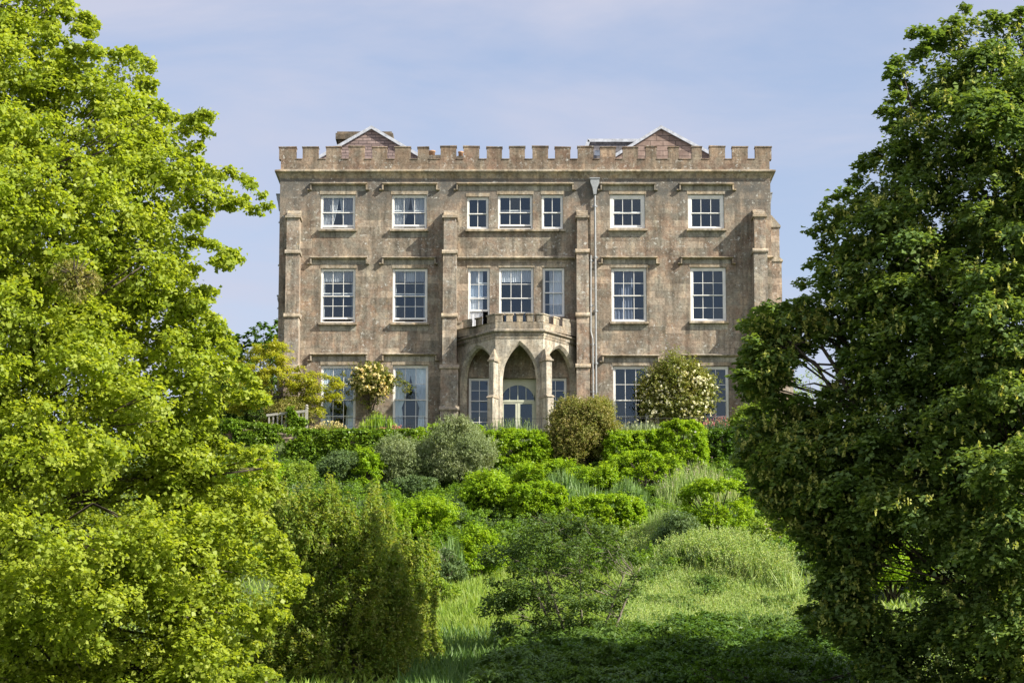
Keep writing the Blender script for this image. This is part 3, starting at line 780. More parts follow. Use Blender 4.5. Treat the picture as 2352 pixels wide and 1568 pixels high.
# ---- white bird ornament standing inside the top right window
q = WIN[6]; ox = PX(1707, 570, YF+.28) ; oz = q['z0'] + .06
mb = MB(); mb.lathe(ox, YF+.27, [(.06, oz), (.085, oz+.05), (.10, oz+.16), (.085, oz+.26), (.05, oz+.32), (.062, oz+.37), (.05, oz+.42), (.01, oz+.445)], 12)
mb.prism_y([(ox-.09, oz+.02), (ox-.03, oz+.02), (ox-.07, oz+.2)], YF+.25, YF+.29)
o = mb.build('ornament', M['ornament'], None, True); tag(o, 'small white bird ornament standing inside the top right window', 'ornament')
# ================================================================== PLANTS
def rng(seed): return np.random.default_rng(seed)
def unit(a): return a / np.maximum(1e-9, np.linalg.norm(a, axis=-1, keepdims=True))

def leaf_arrays(c, n, L, Wd, r, fold=.18, tdir=None):
    """c centres, n normals, L lengths, Wd widths -> four-cornered folded leaves"""
    N_ = len(c)
    rv = r.normal(size=(N_, 3)) if tdir is None else tdir
    t = unit(rv - n * np.sum(rv * n, 1, keepdims=True)); b_ = np.cross(n, t)
    L = L[:, None]; Wd = Wd[:, None]
    v = np.empty((N_, 4, 3))
    v[:, 0] = c - t * L * .5; v[:, 1] = c + b_ * Wd * .5 + n * L * fold - t * L * .08
    v[:, 2] = c + t * L * .5 - n * L * fold * .6; v[:, 3] = c - b_ * Wd * .5 + n * L * fold - t * L * .08
    return v

class Fol:
    """collects leaves (quads) with a random number each and a material slot, builds one mesh"""
    def __init__(s): s.V = []; s.r = []; s.mi = []
    def add(s, v, rnd, mi=0):
        s.V.append(v); s.r.append(np.broadcast_to(rnd, (len(v),)).astype(np.float32)); s.mi.append(np.full(len(v), mi, np.int32))
    def build(s, name, mats, parent=None, origin=(0, 0, 0)):
        v = np.concatenate(s.V).astype(np.float32); n = len(v); rr = np.concatenate(s.r); mi = np.concatenate(s.mi)
        v = v - np.array(origin, np.float32)
        me = bpy.data.meshes.new(name); me.vertices.add(n*4); me.loops.add(n*4); me.polygons.add(n)
        me.vertices.foreach_set('co', v.reshape(-1)); me.loops.foreach_set('vertex_index', np.arange(n*4, dtype=np.int32))
        me.polygons.foreach_set('loop_start', np.arange(0, n*4, 4, dtype=np.int32))
        try: me.polygons.foreach_set('loop_total', np.full(n, 4, np.int32))
        except Exception: pass
        for m_ in mats: me.materials.append(m_)
        me.polygons.foreach_set('material_index', mi)
        a = me.attributes.new('rnd', 'FLOAT', 'FACE'); a.data.foreach_set('value', rr)
        me.update(calc_edges=True)
        return link(bpy.data.objects.new(name, me), parent)

def sprays(F, lobes, per, leaves, L, Wd, r, up=.7, outw=.6, rand=.6, droop=.15, spread=.10, ln=(.8, 1.25), reach=(.78, 1.12),
           bias=.25, start=.35, mi=0, aspect=None, sz=.32, vert=0., crange=(0, 1), away=1.0):
    """lobes (N,6): centre and radii. Each lobe carries leafy shoots that run outward from it."""
    lobes = np.asarray(lobes, float); n = len(lobes)
    if n == 0: return
    k = np.maximum(3, (per * (lobes[:, 3] * (lobes[:, 5] + lobes[:, 4]) * .5)).astype(int))
    ids = np.repeat(np.arange(n), k); m_ = len(ids)
    u = unit(r.normal(size=(m_, 3)) + np.array([0, 0, bias]))
    # fewer shoots on the side turned from the house terrace to the far side of each crown
    keep = (u[:, 1] < .35) | (r.random(m_) < away); ids = ids[keep]; u = u[keep]; m_ = len(ids)
    c = lobes[ids, :3]; R_ = lobes[ids, 3:]
    rc = r.uniform(*reach, size=(m_, 1))
    p0 = c + u * R_ * start; p1 = c + u * R_ * rc
    srnd = r.random(m_)
    lid = np.repeat(np.arange(m_), leaves); q = len(lid)
    t = r.random(q) ** .75
    ln_ = np.linalg.norm(p1 - p0, axis=1)[lid]
    pos = p0[lid] + (p1 - p0)[lid] * t[:, None]
    pos[:, 2] -= droop * ln_ * t**2
    pos += r.normal(size=(q, 3)) * spread * (1.15 - .5*t)[:, None] * np.array([1, 1, .7])
    nn = unit(u[lid] * outw + np.array([0, 0, up]) + unit(r.normal(size=(q, 3))) * rand)
    s = np.clip(r.lognormal(0, sz, q), .4, 1.55)
    td = None
    if vert: td = (p1 - p0)[lid] * .5 + np.array([0, 0, vert]) + r.normal(size=(q, 3)) * .4
    v = leaf_arrays(pos, nn, L * s, Wd * s, r, tdir=td)
    rn = np.clip(.5 * srnd[lid] + .5 * r.random(q), 0, 1) * (crange[1] - crange[0]) + crange[0]
    F.add(v, rn, mi)

def poly_lobes(poly, Y, rpx, n, r, thick=4.0, flat=.75, depthbias=0, fit=.9, tries=60, Yf=None):
    """fill the crown outline (given in picture coordinates at distance Y) with round lobes of varied size and depth"""
    poly = np.array(poly, float); x1, y1 = poly[:, 0], poly[:, 1]; x2, y2 = np.roll(x1, -1), np.roll(y1, -1)
    def sd(px, py):
        dx, dy = x2-x1, y2-y1
        t = np.clip(((px-x1)*dx + (py-y1)*dy) / (dx*dx+dy*dy+1e-9), 0, 1)
        d = np.sqrt((px-x1-t*dx)**2 + (py-y1-t*dy)**2).min()
        c = ((y1 > py) != (y2 > py)) & (px < (x2-x1)*(py-y1)/(y2-y1+1e-12) + x1)
        return d if c.sum() % 2 else -d
    res = []; got = []
    mnx, mxx, mny, mxy = x1.min(), x1.max(), y1.min(), y1.max()
    it = 0
    while len(res) < n and it < n * tries:
        it += 1
        px, py = r.uniform(mnx, mxx), r.uniform(mny, mxy); d = sd(px, py)
        if d < rpx[0] * .55: continue
        rad = min(d / fit, r.uniform(*rpx))
        if any((px-a)**2 + (py-b_)**2 < (.42*(rad+c_))**2 and abs(e) < 1e9 for a, b_, c_, e in got[-6:]): continue
        got.append((px, py, rad, 0))
        dm = d / FPX * Y; half = min(thick, dm * 1.1 + .2)
        dy_ = r.uniform(-half, half) + depthbias
        yy = Y + dy_
        x, z = P(px, py, yy); rr = rad / FPX * Y
        res.append((x, yy, z, rr, rr * r.uniform(.8, 1.05), rr * flat * r.uniform(.85, 1.15)))
    return np.array(res)

def limbs(mb, root, top, lobes, r, r0=.35, every=1, rl=.035, cut=.35):
    """trunk from root to top, a limb to each lobe"""
    root, top = Vector(root), Vector(top); n = 9
    tp_ = []
    for i in range(n+1):
        t = i / n; p = root.lerp(top, t); p += Vector((math.sin(t*5+root.x), math.cos(t*4), 0)) * r0 * .6 * t
        tp_.append(p)
    mb.tube(tp_, [r0 * (1 - .85*(i/n)) for i in range(n+1)], 9)
    for i in range(0, len(lobes), every):
        c = Vector(lobes[i][:3]); h = (c.z - root.z) / max(.1, (top.z - root.z)); t = min(.95, max(.12, h * .8 - cut * .25 * r.random() - .05))
        a = tp_[min(n, int(t*n))]; d = c - a; ln = d.length
        rr = max(rl*.6, min(r0*.3, rl * ln * .35))
        pts = []
        for k in range(6):
            s = k / 5; p = a.lerp(c, s); p.z += math.sin(s*math.pi) * ln * .08 * (1 if c.z > a.z else .6)
            p += Vector(r.normal(size=3) * min(.25, ln * .045)) if 0 < k < 5 else Vector((0, 0, 0)); pts.append(p)
        mb.tube(pts, [rr*(1-.75*k/5) for k in range(6)], 5)
        for k in range(2):
            e = c + Vector(unit(r.normal(size=3) + np.array([0, -.3, .4])) * lobes[i][3] * .8)
            mb.tube([pts[4], pts[4].lerp(e, .5) + Vector((0, 0, .05)), e], [rr*.35, rr*.25, rr*.1], 4)

# leaf colours
M['lime'] = leafmat('fresh_lime_leaves', [(.215, .30, .035), (.29, .375, .045), (.36, .43, .06), (.44, .49, .09)], .52, .48, (.90, .96, .88))
M['syc'] = leafmat('dark_sycamore_leaves', [(.11, .18, .062), (.145, .22, .07), (.185, .26, .07), (.24, .30, .075)], .44, .48)
M['flower'] = leafmat('pale_green_catkins', [(.42, .44, .11), (.54, .54, .18)], .4, .6)
M['bronze'] = leafmat('bronze_leaves', [(.165, .265, .05), (.215, .31, .055), (.285, .33, .075), (.375, .36, .12)], .48, .5)
M['hedge'] = leafmat('golden_hedge_leaves', [(.16, .28, .018), (.235, .375, .022), (.315, .455, .030), (.39, .51, .045)], .45, .42)
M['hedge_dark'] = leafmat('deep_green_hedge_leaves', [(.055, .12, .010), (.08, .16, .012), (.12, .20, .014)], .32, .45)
M['ivy'] = leafmat('ivy_leaves', [(.09, .17, .018), (.15, .25, .022), (.25, .35, .03)], .35, .38)
M['silver'] = leafmat('grey_green_leaves', [(.18, .23, .095), (.25, .30, .14), (.34, .38, .22)], .3, .55)
M['blue'] = leafmat('blue_green_leaves', [(.09, .15, .055), (.125, .19, .07), (.18, .25, .10)], .35, .55)
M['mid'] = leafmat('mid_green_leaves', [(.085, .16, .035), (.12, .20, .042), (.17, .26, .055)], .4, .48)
M['gold'] = leafmat('golden_maple_leaves', [(.26, .31, .03), (.34, .37, .04), (.43, .42, .06), (.46, .37, .07)], .48, .45)
M['tawny'] = leafmat('tawny_green_leaves', [(.12, .16, .018), (.20, .22, .04), (.31, .27, .09), (.38, .30, .13)], .36, .6)
M['rose_y'] = leafmat('cream_rose_petals', [(.78, .66, .30), (.84, .74, .42), (.84, .64, .34)], .3, .6)
M['rose_w'] = leafmat('white_rose_petals', [(.76, .72, .52), (.84, .80, .64)], .3, .6)
M['pink'] = leafmat('pink_flower_petals', [(.55, .16, .18), (.65, .30, .30)], .3, .6)
M['lilac'] = leafmat('pale_mauve_flowers', [(.42, .33, .34), (.55, .46, .42)], .3, .6)
M['grass'] = leafmat('grass_blades', [(.18, .29, .035), (.25, .36, .05), (.34, .41, .09)], .45, .5)
M['pale'] = leafmat('pale_seeding_grass', [(.24, .37, .10), (.34, .44, .15), (.48, .52, .24)], .42, .6)
M['iris'] = leafmat('blue_green_blades', [(.11, .20, .05), (.17, .28, .08), (.23, .34, .12)], .4, .4)
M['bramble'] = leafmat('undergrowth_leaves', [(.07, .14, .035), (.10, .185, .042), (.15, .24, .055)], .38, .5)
M['lush'] = leafmat('lush_green_leaves', [(.11, .21, .03), (.165, .28, .04), (.24, .36, .06)], .42, .45)
M['thorn'] = leafmat('soft_thorn_leaves', [(.085, .15, .05), (.12, .19, .06), (.165, .24, .075)], .42, .5)
M['rosebush'] = leafmat('olive_green_leaves', [(.12, .17, .03), (.19, .225, .045), (.27, .27, .075), (.35, .30, .11)], .36, .55)
M['heath'] = leafmat('dull_purple_grey_twigs', [(.09, .085, .06), (.13, .12, .09), (.11, .14, .07)], .25, .7)

# ------------------------------------------------------------------ big lime tree at left
r = rng(11)
lime = empty('lime_tree', (-13.5, 43, terrz(-13.5, 43)))
tag(lime, 'huge bright yellow-green lime tree filling the left side, sunlit', 'tree')
Yl = 42.0
out_l = [(-420, -170), (150, -170), (158, 28), (118, 55), (150, 100), (190, 125), (197, 60), (207, 38), (219, 62), (216, 118), (262, 122), (345, 122), (352, 180), (332, 205), (362, 250), (400, 262),
         (400, 290), (432, 300), (455, 275), (484, 258), (478, 292), (462, 330), (455, 372), (500, 398), (560, 396), (600, 440), (621, 474), (602, 486), (560, 462), (500, 478), (455, 505), (440, 545),
         (500, 560), (542, 585), (532, 602), (470, 600), (430, 640), (482, 668), (470, 686), (440, 700), (500, 735), (540, 800), (562, 850), (596, 880), (600, 915), (530, 900), (500, 930), (480, 985), (520, 1030),
         (575, 1040), (610, 1036), (640, 1080), (625, 1130), (590, 1165), (618, 1200), (655, 1265), (700, 1335), (685, 1365), (655, 1370), (665, 1420), (620, 1405), (560, 1400), (615, 1440), (600, 1480), (560, 1470), (590, 1520), (625, 1560), (630, 1700), (-420, 1700)]
lb = poly_lobes(out_l, Yl, (40, 95), 1150, r, thick=4.6, flat=.7)
edge = []     # small shoots along the outline itself, so that the edge frays
for i in range(1, len(out_l) - 3):
    (xa, ya), (xb, yb) = out_l[i], out_l[i+1]; n_ = max(1, int(math.hypot(xb-xa, yb-ya) / 22))
    for k in range(n_):
        s = (k + r.random()) / n_; px, py = xa + (xb-xa)*s, ya + (yb-ya)*s
        px -= 9; yy = Yl + r.uniform(-1.2, 1.2); x, z = P(px, py + 2, yy); q = r.uniform(.09, .22); edge.append((x, yy, z, q*1.3, q, q*.8))
# the far side of the crown, thinner
F = Fol()
sprays(F, lb, 75, 26, .080, .074, r, up=.7, outw=.45, rand=.7, droop=.42, spread=.10, reach=(.7, 1.3), away=.35)
sprays(F, np.array(edge), 420, 18, .078, .072, r, up=.6, outw=.4, rand=.7, droop=.3, spread=.06)
print('lime leaves', sum(len(v) for v in F.V), len(lb))
F.build('crown', [M['lime']], lime, tuple(lime.location))
mb = MB(); limbs(mb, (-13.5, 43, terrz(-13.5, 43)-.3), (-12.5, 43, 21), lb, r, .5, 7, .025)
for a in ([(-60, 720), (40, 650), (140, 625), (215, 600)], [(90, 560), (170, 510), (250, 500), (330, 520)], [(560, 1740), (470, 1520), (400, 1400), (330, 1300), (300, 1180)], [(350, 1500), (250, 1400), (180, 1380)], [(240, 940), (300, 870), (380, 830), (420, 800)],
           [(300, 960), (380, 900), (470, 860)], [(420, 1120), (520, 1090), (590, 1060)], [(640, 1540), (700, 1640), (690, 1800)]):
    pts = [(*((lambda q_: (q_[0], Yl+.6, q_[1]))(P(px*.93, py, Yl+.6))),) for px, py in a]
    n_ = len(pts); mb.tube(pts, [.05*(1-.7*i/(n_-1)) for i in range(n_)], 6)
mb.build('trunk', M['bark'], lime, True)
# brown tangled clump caught in the lime tree
mc = P(172, 640, Yl-3.2); mist = empty('mistletoe', (mc[0], Yl-3.2, mc[1]))
tag(mist, 'brownish round mistletoe clump hanging in the lime tree', 'mistletoe')
F = Fol(); sprays(F, [(mc[0]+dx, Yl-3.2+dy, mc[1]+dz, .30, .28, .26) for dx, dy, dz in ((0,0,0), (.22,.05,-.05), (-.24,0,.03), (.05,-.1,-.22), (-.1,.1,.16))], 700, 12, .07, .022, r, up=.1, outw=.2, rand=1, droop=.3, spread=.05)
F.build('foliage', [M['tawny']], mist, tuple(mist.location))
mb = MB()
for i in range(40):
    e = unit(r.normal(size=3)) * r.uniform(.3, .5); mb.tube([(mc[0], Yl-3.2, mc[1]), (mc[0]+e[0]*.5, Yl-3.2+e[1]*.5, mc[1]+e[2]*.5+.03), (mc[0]+e[0], Yl-3.2+e[1], mc[1]+e[2])], [.02, .012, .006], 4)
mb.build('stem', M['bark'], mist)

# ------------------------------------------------------------------ big dark sycamore at right
r = rng(23)
Yr = 44.0
sx_ = PX(2400, 1400, Yr)
syc = empty('sycamore_tree', (sx_, Yr, terrz(sx_, Yr))); tag(syc, 'towering dark green sycamore hung with pale catkins at the right edge', 'tree')
out_r = [(2850, 40), (2650, -60), (2480, 20), (2360, 25), (2290, 42), (2240, 20), (2205, 8), (2190, 45), (2150, 72), (2140, 105), (2112, 68), (2098, 85), (2125, 120), (2075, 120), (2040, 150), (2045, 185), (2070, 205),
         (2030, 240), (2050, 290), (2030, 330), (2030, 345), (1990, 355), (1975, 400), (1935, 430), (1930, 450), (1890, 455), (1868, 500), (1872, 535), (1905, 560), (1890, 580), (1835, 620), (1828, 650), (1850, 680), (1830, 695), (1745, 705),
         (1705, 745), (1722, 790), (1706, 850), (1712, 900), (1745, 925), (1795, 880), (1820, 850), (1830, 800), (1880, 770), (1930, 800), (1935, 850), (1905, 900), (1860, 930), (1800, 905), (1740, 935), (1690, 975), (1695, 1030), (1705, 1080),
         (1735, 1130), (1760, 1180), (1800, 1215), (1850, 1240), (1850, 1290), (1885, 1300), (1870, 1350), (1850, 1400), (1870, 1450), (1950, 1480), (1975, 1520), (1985, 1600), (1990, 1720), (2850, 1720)]
lb = poly_lobes(out_r, Yr, (42, 100), 1250, r, thick=4.8, flat=.5)
# keep the two gaps where the garden shows through
def clear(lb, gaps, Y):
    k = np.ones(len(lb), bool)
    for gx_, gy_, gr in gaps:
        px = PW/2 + lb[:, 0] / Y * FPX * (_c); cx, cz = P(gx_, gy_, Y)
        d = np.sqrt((lb[:, 0] * Y / lb[:, 1] - cx)**2 + ((lb[:, 2]-CAMZ) * Y / lb[:, 1] + CAMZ - cz)**2) / Y * FPX
        k &= d > gr + lb[:, 3] / Y * FPX * .8
    return lb[k]
lb = np.concatenate([lb, poly_lobes([(1705, 745), (1745, 705), (1830, 695), (1900, 700), (1935, 760), (1880, 770), (1835, 800), (1822, 850), (1795, 885), (1750, 928), (1712, 902), (1706, 850), (1722, 790)], Yr, (18, 42), 130, r, thick=.9, flat=.6),
     poly_lobes([(1745, 930), (1690, 975), (1695, 1030), (1708, 1080), (1738, 1130), (1765, 1180), (1805, 1215), (1852, 1240), (1855, 1290), (1888, 1300), (1872, 1350), (1855, 1400), (1875, 1450), (1990, 1480), (2060, 1400), (2040, 1200), (1960, 1050), (1900, 930), (1800, 905)], Yr, (22, 55), 260, r, thick=1.6, flat=.6)])
lb = clear(lb, [(2060, 1290, 22), (2030, 1350, 20)], Yr)
edge = []
for i in range(2, len(out_r) - 3):
    (xa, ya), (xb, yb) = out_r[i], out_r[i+1]; n_ = max(1, int(math.hypot(xb-xa, yb-ya) / 24))
    for k in range(n_):
        s = (k + r.random()) / n_; px, py = xa + (xb-xa)*s + 8, ya + (yb-ya)*s; yy = Yr + r.uniform(-1, 1); x, z = P(px, py + 3, yy); q = r.uniform(.09, .24); edge.append((x, yy, z, q*1.4, q, q*.65))
F = Fol()
sprays(F, lb, 70, 24, .105, .078, r, up=1.0, outw=.5, rand=.55, droop=.5, spread=.10, reach=(.7, 1.4), away=.35)
sprays(F, np.array(edge), 240, 15, .105, .08, r, up=1.1, outw=.3, rand=.5, droop=.25, spread=.06)
# hanging flower tassels: small upright-hung clusters of petals
n_ = 7000; ids = r.integers(0, len(lb), n_); u = unit(r.normal(size=(n_, 3)) + np.array([0, -1.2, .1]))
cp = lb[ids, :3] + u * lb[ids, 3:] * r.uniform(1.0, 1.3, (n_, 1))
q = np.repeat(np.arange(n_), 7); off = r.normal(size=(len(q), 3)) * np.array([.018, .018, .042]); pos = cp[q] + off - np.array([0, 0, .09])
F.add(leaf_arrays(pos, unit(r.normal(size=(len(q), 3)) + np.array([0, -.6, .3])), np.full(len(q), .075), np.full(len(q), .042), r, tdir=r.normal(size=(len(q), 3))*.4 + np.array([0, 0, 1.])), r.random(len(q)), 1)
print('syc leaves', sum(len(v) for v in F.V), len(lb))
F.build('crown', [M['syc'], M['flower']], syc, tuple(syc.location))
mb = MB(); limbs(mb, (sx_, Yr, terrz(sx_, Yr)-.3), (sx_+.2, Yr, PZ(60, Yr)), lb, r, .5, 13, .025)
for a, r_ in (([(2010, 980), (1960, 930), (1930, 860), (1890, 800), (1850, 785), (1800, 800)], .065), ([(2010, 980), (1930, 925), (1900, 880), (1870, 830), (1840, 815)], .05), ([(1905, 890), (1870, 880), (1840, 885)], .03), ([(1890, 800), (1875, 760), (1850, 740)], .03), ([(1870, 830), (1890, 850), (1925, 842)], .025), ([(2300, 1150), (2200, 1060), (2010, 980)], .12)):
    pts = [(*(lambda q_: (q_[0], Yr-.3, q_[1]))(P(px, py, Yr-.3)),) for px, py in a]
    n2 = len(pts); mb.tube(pts, [r_*(1-.7*i/(n2-1)) for i in range(n2)], 6)
mb.build('trunk', M['bark'], syc, True)

# ------------------------------------------------------------------ shrubs
def blob_lobes(cx, cy, zb, zt, rx, ry, n, r, boxy=0, lr=.3, under=.15):
    """small lobes spread over the surface of a shrub body"""
    u = unit(r.normal(size=(n*2, 3))); u = u[u[:, 2] > -.55][:n]
    if boxy: 
        mxv = np.abs(u).max(1, keepdims=True); u = u * (1 - boxy) + u / mxv * boxy * .92
    h = (zt - zb); zc = zb + h * .45
    rad = lr * min(rx, h*.6)
    f = r.uniform(.70, 1.06, (len(u), 1)) * (1 + .10 * np.sin(u[:, :1]*5 + u[:, 2:]*4 + cx))
    rr = rad * r.uniform(.5, 1.35, len(u))
    f = f * (1 + .24 * np.sin(u[:, :1]*3.1 + cx*2) * np.cos(u[:, 2:]*3.7 + cy)) if boxy < .6 else r.uniform(.93, 1.02, (len(u), 1))
    if boxy >= .6: rr = rad * r.uniform(.7, 1.05, len(u))
    p = np.stack([cx + u[:, 0] * (rx - rad*.7) * f[:, 0], cy + u[:, 1] * (ry - rad*.7) * f[:, 0],
                  zc + u[:, 2] * np.where(u[:, 2] > 0, h*.55 - rad*.6, h*.45) * f[:, 0]], 1)
    return np.concatenate([p, np.stack([rr, rr, rr*.85], 1)], 1)
STY = {  # material, leaf length, width, shoots per m2, leaves per shoot, options
 'hedge':  ('hedge', .082, .042, 400, 14, dict(up=.55, outw=.5, rand=.75, droop=-.2, spread=.05, bias=.8, reach=(.6, 1.75), vert=.6)),
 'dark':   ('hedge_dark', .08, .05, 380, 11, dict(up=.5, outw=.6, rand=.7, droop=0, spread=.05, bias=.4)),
 'silver': ('silver', .10, .024, 420, 12, dict(up=.3, outw=.5, rand=1, droop=-.05, spread=.05, bias=.7, reach=(.7, 1.4), vert=.8)),
 'blue':   ('blue', .085, .035, 400, 11, dict(up=.4, outw=.5, rand=.8, droop=0, spread=.05, bias=.5, vert=.4)),
 'tawny':  ('tawny', .08, .035, 420, 12, dict(up=.5, outw=.5, rand=.8, droop=-.1, spread=.045, bias=.9, reach=(.7, 1.4), vert=.6)),
 'rose':   ('rosebush', .08, .042, 400, 12, dict(up=.5, outw=.5, rand=.8, droop=-.1, spread=.05, bias=.8, reach=(.6, 1.7), vert=.4)),
 'mid':    ('mid', .09, .05, 360, 10, dict(up=.6, outw=.5, rand=.7, droop=.1, spread=.06, bias=.5)),
 'light':  ('grass', .085, .04, 380, 11, dict(up=.5, outw=.5, rand=.8, droop=0, spread=.055, bias=.7, reach=(.7, 1.4))),
 'heath':  ('heath', .08, .03, 380, 11, dict(up=.5, outw=.5, rand=.8, droop=0, spread=.055, bias=.6, reach=(.7, 1.4))),
 'ivy':    ('ivy', .085, .075, 330, 9, dict(up=.5, outw=.7, rand=.6, droop=.3, spread=.06, bias=.2)),
}
nleaf = 0
def shrub(label, x0, x1, yt, Y, sty='hedge', boxy=0, name='shrub', cat='shrub', seed=0, ry=None, n=None, blooms=None, lift=0, lr=.34, group=None, dens=1, zb=None, thingname=None):
    global nleaf
    r = rng(1000 + seed + int(x0) * 7 + int(yt))
    xm = (x0 + x1) / 2; cx, zt = P(xm, yt, Y); rx = (x1 - x0) / 2 / FPX * Y; ry = ry or min(rx, 1.6) * .95
    g = terrz(cx, Y) if zb is None else zb
    root = empty(name, (cx, Y, g)); tag(root, label, cat, group or {'hedge': 'clipped hedges of the garden', 'shrub': 'bushes on the garden bank'}.get(name))
    h = zt - g
    lr = lr * (.55 if boxy >= .6 else .72 if boxy > .3 else 1); n = n or int((26 + 24 * rx * h) * (2.6 if boxy >= .6 else 1.6 if boxy > .3 else 1))
    lb = blob_lobes(cx, Y, g + lift, zt, rx, ry, n, r, boxy, lr)
    mt, L, Wd, per, lv, kw = STY[sty]; F = Fol()
    kw = dict(kw)
    if boxy >= .6: kw.update(reach=(.8, 1.25), bias=.4)
    sprays(F, lb, per * dens, lv, L, Wd, r, away=.6, **kw)
    mats = [M[mt]]
    if blooms:
        bm_, cnt, sz_ = blooms; mats.append(M[bm_])
        ids = r.integers(0, len(lb), cnt); u = unit(r.normal(size=(cnt, 3)) + np.array([.2, -.8, .4])); cp = lb[ids, :3] + u * lb[ids, 3:] * 1.12
        q = np.repeat(np.arange(cnt), 6); pos = cp[q] + r.normal(size=(len(q), 3)) * sz_ * .25
        F.add(leaf_arrays(pos, unit(u[q] + r.normal(size=(len(q), 3)) * .5), np.full(len(q), sz_), np.full(len(q), sz_*.8), r), r.random(len(q)), 1)
    k = sum(len(v) for v in F.V); nleaf += k
    F.build('foliage', mats, root, (cx, Y, g))
    mb = MB()
    for i in range(0, len(lb), max(1, len(lb)//14)):
        c = lb[i]; mb.tube([(cx + r.normal()*.08, Y + r.normal()*.08, g - .1), (cx + (c[0]-cx)*.35, Y + (c[1]-Y)*.35, g + (c[2]-g)*.6), (c[0], c[1], c[2])], [.045, .03, .012], 5)
    mb.build('stem', M['bark'], root)
    return root
# hedges along the terrace edge
shrub('low bright hedge top beside the pale flowers left of the porch', 945, 1120, 973, 93.6, 'hedge', .7, 'hedge', 'hedge', ry=.7)
shrub('broad clipped yellow-green hedge block right below the arched porch', 1105, 1272, 985, 92.2, 'hedge', .9, 'hedge', 'hedge', ry=.9)
shrub('tawny flowering bush below the grey downpipes, taller than the hedges', 1252, 1420, 916, 92.6, 'tawny', 0, 'shrub', 'shrub', ry=1.3, blooms=('tawny', 900, .06))
shrub('clipped bright hedge block between the tawny bush and the tallest hedge block', 1380, 1540, 986, 92.0, 'hedge', .92, 'hedge', 'hedge', ry=.9)
shrub('tallest clipped hedge block, squarish, under the white rose', 1512, 1628, 963, 91.6, 'hedge', .85, 'hedge', 'hedge', ry=.9)
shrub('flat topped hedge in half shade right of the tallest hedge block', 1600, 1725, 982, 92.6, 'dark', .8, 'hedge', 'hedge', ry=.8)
shrub('pale green bush at the right corner of the house beside the dark sycamore', 1672, 1800, 925, 93.5, 'light', 0, ry=1.1)
# second row
shrub('tall grey-green willowy bush below the left porch pier', 975, 1138, 970, 89.5, 'silver', 0, ry=1.5, n=110)
shrub('grey-green bush with dark hollows left of the tall willowy bush', 850, 1012, 1003, 89.8, 'silver', 0, ry=1.3, n=80)
shrub('bluish grey-green bush in front of the ivy wall', 715, 862, 1035, 89.5, 'blue', 0, ry=1.3, n=80)
shrub('small blue-green bush right of the lime tree edge', 640, 740, 1062, 88.5, 'light', 0, ry=1.0)
shrub('little golden bush nestled between the grey-green bushes', 812, 880, 1030, 88.8, 'hedge', 0, ry=.6)
shrub('wide rounded bright bush on the bank under the clipped hedge block', 1385, 1570, 1038, 87.0, 'hedge', .7, ry=1.3)
shrub('bright spreading bush directly under the broad hedge block', 1165, 1325, 1060, 87.4, 'hedge', .5, ry=1.0)
shrub('small bright bush left of the blue-green flag leaves', 1310, 1430, 1072, 86.2, 'hedge', .1, ry=.8)
shrub('green bush in shadow below the grey-green bushes', 830, 915, 1108, 85.5, 'mid', 0, ry=.8)
# third row
shrub('bright domed bush in the middle of the bank, left of two touching domes', 1045, 1200, 1085, 83.2, 'hedge', .4, ry=1.2)
shrub('bright domed bush in the middle of the bank, right of two touching domes', 1170, 1308, 1106, 82.4, 'hedge', .6, ry=1.1)
shrub('bright bush behind the bare branched small tree', 1295, 1490, 1134, 80.6, 'hedge', .6, ry=1.0)
shrub('bright round bush standing alone beside the bronze hawthorn top', 882, 1042, 1155, 79.6, 'hedge', .1, ry=1.3)
shrub('large two toned bush near the dark sycamore, with a bright flat top', 1552, 1735, 1098, 78.2, 'hedge', .6, ry=1.5, n=110)
shrub('small bright bush half hidden by the left side of the small bare branched tree', 1040, 1155, 1213, 74.8, 'hedge', .1, ry=.8)
shrub('loose pale flowering bush below the two toned bush', 1690, 1850, 1190, 75.5, 'light', 0, ry=1.2, blooms=('lilac', 130, .06))
shrub('bright leafy bush below the two toned bush, at the sycamore edge', 1740, 1900, 1265, 72.5, 'hedge', 0, ry=1.1)
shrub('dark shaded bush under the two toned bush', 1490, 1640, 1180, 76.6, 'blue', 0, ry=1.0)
shrub('dark blue-green bush beside the bronze hawthorn', 985, 1075, 1262, 72.0, 'blue', 0, ry=.9)
shrub('low green bush between the bright round bush and the domed bushes', 1010, 1085, 1150, 81.5, 'blue', 0, ry=.7)
shrub('sunlit bush showing through the gap in the sycamore', 1960, 2140, 1240, 68, 'hedge', 0, ry=1.2)
shrub('dull purple grey bush at the lower right', 1790, 2000, 1405, 57.5, 'heath', 0, ry=1.3)
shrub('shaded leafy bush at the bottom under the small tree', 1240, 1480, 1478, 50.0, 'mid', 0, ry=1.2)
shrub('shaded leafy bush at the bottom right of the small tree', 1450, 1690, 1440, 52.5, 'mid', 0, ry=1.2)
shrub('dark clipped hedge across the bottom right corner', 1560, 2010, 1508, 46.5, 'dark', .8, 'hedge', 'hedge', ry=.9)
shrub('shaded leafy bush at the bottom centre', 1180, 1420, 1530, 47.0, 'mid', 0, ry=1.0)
shrub('young bright bush poking out from behind the lime tree', 545, 650, 1040, 84.5, 'hedge', 0, ry=1.2)
shrub('small deep green bush above the bright round bush', 905, 1000, 1090, 86.5, 'blue', 0, ry=.9)
shrub('far bright bush seen past the right corner of the house', 1800, 1960, 825, 108, 'light', 0, ry=2, dens=.12, n=40)
shrub('bright yellow-green bush among the grass left of the small tree', 955, 1060, 1335, 66.0, 'light', 0, ry=.9)

